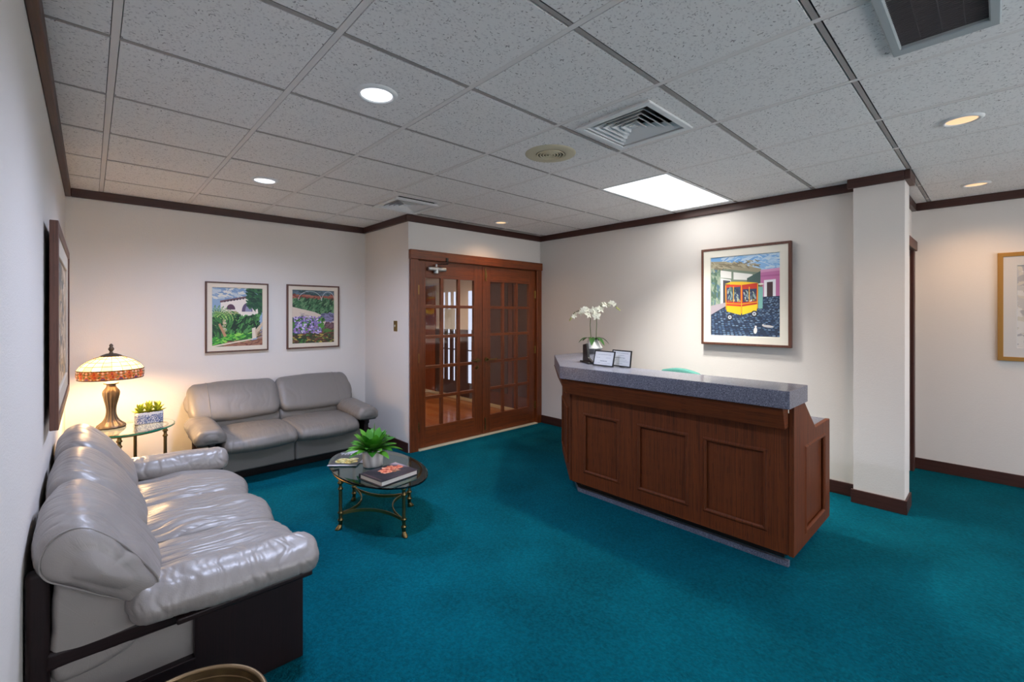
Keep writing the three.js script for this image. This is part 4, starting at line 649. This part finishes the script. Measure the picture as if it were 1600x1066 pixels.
{ // metal waste basket at the lower edge
  const o = thing('waste_basket', 'round brown metal waste basket beside the near end of the long sofa', 'basket', [0.20, 0, -1.60]);
  obj('body', lathe([[0, 0.004], [0.15, 0.004], [0.157, 0.0], [0.163, 0.008], [0.206, 0.285], [0.203, 0.285], [0.16, 0.012], [0, 0.010]], 64), M.bucket, o);
  obj('rim', new THREE.TorusGeometry(0.2075, 0.0075, 10, 72).rotateX(Math.PI / 2).translate(0, 0.288, 0), std({ color: 0x8d7556, metalness: 0.7, roughness: 0.4 }), o);
  obj('rolled_bead', new THREE.TorusGeometry(0.2015, 0.004, 8, 72).rotateX(Math.PI / 2).translate(0, 0.262, 0), std({ color: 0x7a6344, metalness: 0.7, roughness: 0.45 }), o);
  obj('seam', bx(0.010, 0.26, 0.004, 0, 0.15, -0.18, 0.002).rotateX(0), M.bucket, o).rotation.set(0, R(-14), 0);
}

/* ------------------------------------------------------------------ reception desk */
{
  const px = 3.3, pu = 1.6, o = thing('reception_desk', 'dark wood panelled reception desk with a speckled grey counter top', 'desk', [px, 0, -pu]);
  const L = g => g.translate(-px, 0, pu), q = Math.SQRT1_2;
  const rail = 0.025, PU = [[1.935, 2.272], [1.404, 1.783], [0.927, 1.302]], PY = [0.198, 0.672];
  // counter top with its 45 degree wing
  obj('counter_top', L(plan(poly([[2.78, 0.775], [3.12, 0.775], [3.12, 2.28], [3.62, 2.82], [4.30, 2.82], [4.30, 3.13], [3.50, 3.12], [2.78, 2.42]]), 0.945, 1.045, 0.003, 'z')), M.laminate, o);
  // sloping apron under the counter
  obj('apron', L(frontU(poly([[2.80, 0.945], [2.898, 0.945], [2.898, 0.82], [2.84, 0.82]]), 0.814, 2.43, 0.003, 'x')), M.desk, o);
  { const g = ext(poly([[0, 0.945], [0.15, 0.945], [0.15, 0.82], [0.04, 0.82]]), 0.97, 0.003); buv(g, 'z'); g.rotateY(-Math.PI * 0.25); g.translate(2.803 + 0, 0, -2.43);
    // extrusion runs along (+x, -z) after the turn
    obj('apron', L(g.clone().translate(0.97 * q, 0, -0.97 * q)), M.desk, o); }
  // front board with three openings, a recessed panel and a moulding in each
  const fb = poly([[0.8125, 0.095], [2.395, 0.095], [2.395, 0.9], [0.8125, 0.9]]); for (const [a, b] of PU) fb.holes.push(rectPath(a, b, ...PY));
  obj('front_board', L(sideX(fb, 2.90, 2.925, 0.002)), M.desk, o);
  const molding = (a, b, y0, y1) => { const s = poly([[a, y0], [b, y0], [b, y1], [a, y1]]); s.holes.push(rectPath(a + rail, b - rail, y0 + rail, y1 - rail)); return s; };
  for (const [a, b] of PU) {
    obj('inset_panel', L(wb(2.914, 2.922, PY[0], PY[1], a, b, 0, 'y')), M.desk, o);
    obj('panel_molding', L(sideX(molding(a - 0.004, b + 0.004, PY[0] - 0.004, PY[1] + 0.004), 2.892, 2.914, 0.008)), M.desk, o);
  }
  // right end, stepped down from counter to worktop height
  const ep = poly([[2.896, 0.095], [3.68, 0.095], [3.68, 0.755], [3.335, 0.755], [3.10, 0.944], [2.90, 0.944], [2.896, 0.82]]); ep.holes.push(rectPath(3.105, 3.55, 0.165, 0.68));
  obj('end_panel', L(frontU(ep, 0.785, 0.812, 0.002)), M.desk, o);
  obj('inset_panel', L(wb(3.105, 3.55, 0.165, 0.68, 0.800, 0.808)), M.desk, o);
  { const s = poly([[3.101, 0.161], [3.554, 0.161], [3.554, 0.684], [3.101, 0.684]]); s.holes.push(rectPath(3.126, 3.529, 0.186, 0.659)); obj('panel_molding', L(frontU(s, 0.777, 0.800, 0.008)), M.desk, o); }
  // wing at 45 degrees and its return
  { const g = bx(0.03, 0.805, 0.84, 0, 0.4975, 0, 0.002); g.rotateY(-Math.PI / 4); obj('wing_panel', L(g.translate(2.91 + 0.42 * q, 0, -(2.405 + 0.42 * q))), M.desk, o);
    const s = poly([[-0.3, 0.2], [0.3, 0.2], [0.3, 0.67], [-0.3, 0.67]]); s.holes.push(rectPath(-0.275, 0.275, 0.225, 0.645)); const m = buv(ext(s, 0.02, 0.007).rotateY(Math.PI / 2).translate(-0.03, 0, 0)); m.rotateY(-Math.PI / 4); obj('panel_molding', L(m.translate(2.91 + 0.42 * q, 0, -(2.405 + 0.42 * q))), M.desk, o); }
  obj('wing_panel', L(wb(3.50, 4.26, 0.095, 0.945, 2.985, 3.012, 0.002)), M.desk, o);
  obj('kick_board', L(plan(poly([[2.955, 0.83], [2.98, 0.83], [2.98, 2.36], [3.52, 2.93], [4.24, 2.93], [4.24, 2.955], [3.5, 2.955], [2.955, 2.375]]), 0, 0.036, 0.001)), M.laminate, o);
  obj('plinth', L(plan(poly([[2.985, 0.86], [3.62, 0.86], [3.62, 0.88], [3.0, 0.88], [3.0, 2.35], [3.53, 2.90], [4.24, 2.90], [4.24, 2.93], [3.5, 2.93], [2.985, 2.36]]), 0.036, 0.096)), M.blackPlastic, o);
  obj('worktop', L(plan(poly([[2.93, 0.812], [3.69, 0.812], [3.69, 2.1], [4.24, 2.65], [4.24, 2.98], [3.52, 2.98], [2.93, 2.39]]), 0.722, 0.752, 0.002)), M.laminate, o);
}
{ // orchid in a faceted pot
  const o = thing('potted_orchid', 'white orchid in a small two-tone pot on the far end of the counter', 'potted plant', [3.95, 1.046, -2.97]);
  obj('pot', lathe([[0, 0.055], [0.102, 0.055], [0.104, 0.06], [0.05, 0.15], [0.046, 0.15], [0.09, 0.07], [0, 0.07]], 8).toNonIndexed(), M.ceramic, o).geometry.computeVertexNormals();
  const pb = lathe([[0, 0], [0.055, 0], [0.103, 0.054], [0, 0.054]], 8).toNonIndexed(); pb.computeVertexNormals(); obj('pot_base', pb, M.greyCeramic, o);
  obj('soil', lathe([[0, 0.146], [0.044, 0.144]], 16), M.soil, o);
  for (const [a, l, d] of [[2.6, 0.17, 0.75], [0.3, 0.18, 0.8], [4.6, 0.17, 0.9], [1.5, 0.15, 0.7], [3.7, 0.16, 0.9], [5.6, 0.19, 0.85]]) { const f = obj('leaf', leafGeo(l, 0.033, 0.55, d, 0.2, 10), M.orchidLeaf, o); f.position.set(Math.cos(a) * 0.02, 0.15, -Math.sin(a) * 0.02); f.rotation.y = a; }
  // flower spikes arch left and right as seen from the room; the local direction across the view is (0.73, 0, 0.68)
  const X = 0.73, Z = 0.68, r = rng(12);
  const petalG = (l, w) => leafGeo(l, w, 0.25, 0.3, 0.15, 6);
  const pg = [petalG(0.04, 0.0165), petalG(0.04, 0.0085), petalG(0.018, 0.009)];
  function flower(parent, p, s, yaw, pitch) {
    const gs = []; for (let k = 0; k < 5; k++) { const g = pg[k === 0 || k === 2 || k === 3 ? 1 : 0].clone(); const m = new THREE.Matrix4().makeRotationZ(Math.PI / 2 + k * 2 * Math.PI / 5); g.rotateX(Math.PI / 2); g.applyMatrix4(m); gs.push(g); }
    const lip = new THREE.SphereGeometry(0.006, 8, 6).translate(0, -0.003, 0.008); gs.push(prep(lip));
    const f = obj('flower', gs, M.petal, parent); f.position.copy(p); f.scale.setScalar(s); f.rotation.set(pitch, yaw, r() * 1.2, 'YXZ');
  }
  const spikes = [[[-0.02, 0.15], [-0.03, 0.3], [-0.03, 0.4], [-0.09, 0.46], [-0.19, 0.44], [-0.25, 0.36]], [[0.035, 0.15], [0.04, 0.3], [0.045, 0.43], [0.10, 0.52], [0.2, 0.53], [0.29, 0.47]]];
  for (const s of spikes) {
    const pts = s.map(([a, y]) => V(a * X, y, a * Z)), c = new THREE.CatmullRomCurve3(pts), st = obj('flower_spike', new THREE.TubeGeometry(c, 40, 0.004, 6), M.stem, o);
    for (let k = 0; k < 6; k++) { const t = 0.52 + k * 0.068, p = c.getPoint(t); flower(st, p.add(V((r() - 0.5) * 0.05 - 0.012, (r() - 0.5) * 0.07, 0.03 * r() + 0.01)), 1.3 - k * 0.09, -0.93 + (r() - 0.5) * 2.0, (r() - 0.5) * 1.5); }
    for (let k = 0; k < 4; k++) { const p = c.getPoint(0.92 + k * 0.026); obj('bud', new THREE.SphereGeometry(0.0095 - k * 0.001, 10, 8).scale(1, 1.3, 1).translate(p.x, p.y - 0.008, p.z), M.bud, st); }
  }
  for (let k = 0; k < 3; k++) flower(o, V((-0.03 + 0.07 * r()) * X, 0.37 + r() * 0.1, (-0.03 + 0.07 * r()) * Z + 0.04), 1.35, -0.6 + (r() - 0.5), (r() - 0.5) * 0.6);
}
// standing notices on the counter
function notice(label, w, h, pos, turn, lean, portrait) {
  const o = thing('sign_holder', label, 'sign', pos, turn), tilt = g => g.rotateX(-lean).translate(0, 0.001, 0);
  const s = poly([[-w / 2, 0], [w / 2, 0], [w / 2, h], [-w / 2, h]]); s.holes.push(rectPath(-w / 2 + 0.009, w / 2 - 0.009, 0.009, h - 0.009));
  obj('frame', tilt(ext(s, 0.012, 0.002)), M.blackPlastic, o);
  const t = canvasTex(256, 180, (k, W, H) => { k.fillStyle = '#fafcfd'; k.fillRect(0, 0, W, H); const r = rng(portrait ? 4 : 9); k.fillStyle = 'rgba(70,80,96,0.55)'; for (const [y, a, b, t2] of portrait ? [[24, 0.2, 0.85, 4], [50, 0.3, 0.6, 3], [80, 0.1, 0.7, 7], [105, 0.2, 0.8, 3], [125, 0.15, 0.9, 3], [150, 0.2, 0.5, 3]] : [[36, 0.15, 0.85, 4], [78, 0.1, 0.3, 3], [78, 0.6, 0.85, 3], [120, 0.32, 0.68, 9], [150, 0.2, 0.8, 3]]) for (let x = a * W; x < b * W;) { const l = 5 + r() * 14; k.fillRect(x, y, l, t2); x += l + 4; } });
  obj('sheet', tilt(new THREE.BoxGeometry(w - 0.017, h - 0.017, 0.003).translate(0, h / 2, 0.006)), std({ map: t, roughness: 0.4 }), o);
  obj('easel_back', bx(0.05, h * 0.5, 0.003, 0, h * 0.25, -0.012, 0.001).rotateX(0), M.blackPlastic, o); return o;
}
notice('small black-framed white notice on the counter, nearer of the two', 0.205, 0.125, [3.015, 1.046, -2.165], -Math.PI / 2 - 0.06, 0.25, false);
notice('small black-framed white notice on the counter, partly behind the other', 0.2, 0.132, [3.09, 1.046, -2.045], -Math.PI / 2 - 0.16, 0.12, true);
{
  const o = thing('document_stand', 'black wedge-shaped document stand seen edge-on beside the orchid', 'stand', [3.15, 1.046, -2.42], 0.97);
  obj('plate', buv(ext(poly([[-0.13, 0], [0.12, 0], [0.12, 0.15], [0.02, 0.165], [-0.02, 0.05], [-0.13, 0.02]]), 0.02, 0.002).translate(0, 0, -0.01)), M.blackPlastic, o);
  obj('foot', bx(0.24, 0.012, 0.07, 0, 0.006, 0, 0.002), M.blackPlastic, o);
}
{ // teal office chair behind the counter
  const o = thing('office_chair', 'teal upholstered office chair showing just above the counter behind the desk', 'chair', [3.98, 0, -2.15], -Math.PI / 2 - 0.2);
  obj('backrest', loft([[-0.04, 0.5], [-0.045, 0.75], [-0.03, 0.918], [0, 0.935], [0.03, 0.918], [0.04, 0.75], [0.05, 0.55], [0.03, 0.48]], 0.46, (l, a, b) => [l, b - 0.6 * l * l, a - 0.22], { r: 0.035 }), M.teal, o);
  obj('seat', loft([[-0.23, 0.43], [-0.22, 0.49], [0, 0.5], [0.2, 0.49], [0.24, 0.45], [0.2, 0.42], [0, 0.415], [-0.2, 0.415]], 0.48, (l, a, b) => [l, b, a], { r: 0.035 }), M.teal, o);
  obj('back_bracket', tube([V(0, 0.43, -0.1), V(0, 0.42, -0.25), V(0, 0.5, -0.29), V(0, 0.6, -0.27)], 0.018, 20, 10), M.blackPlastic, o);
  obj('column', [cyl(0.025, 0.03, 0.34, 0, 0.25, 0), cyl(0.045, 0.05, 0.06, 0, 0.1, 0)], M.darkMetal, o);
  for (let k = 0; k < 5; k++) { const a = k / 5 * 2 * Math.PI, l = obj('base_leg', bx(0.27, 0.03, 0.04, 0.145, 0.085, 0, 0.01, 'x').rotateY(a), M.blackPlastic, o); obj('castor', new THREE.CylinderGeometry(0.03, 0.03, 0.03, 18).rotateX(Math.PI / 2).translate(0.27, 0.031, 0).rotateY(a), M.blackPlastic, l); }
}
renderer.render(scene, camera);
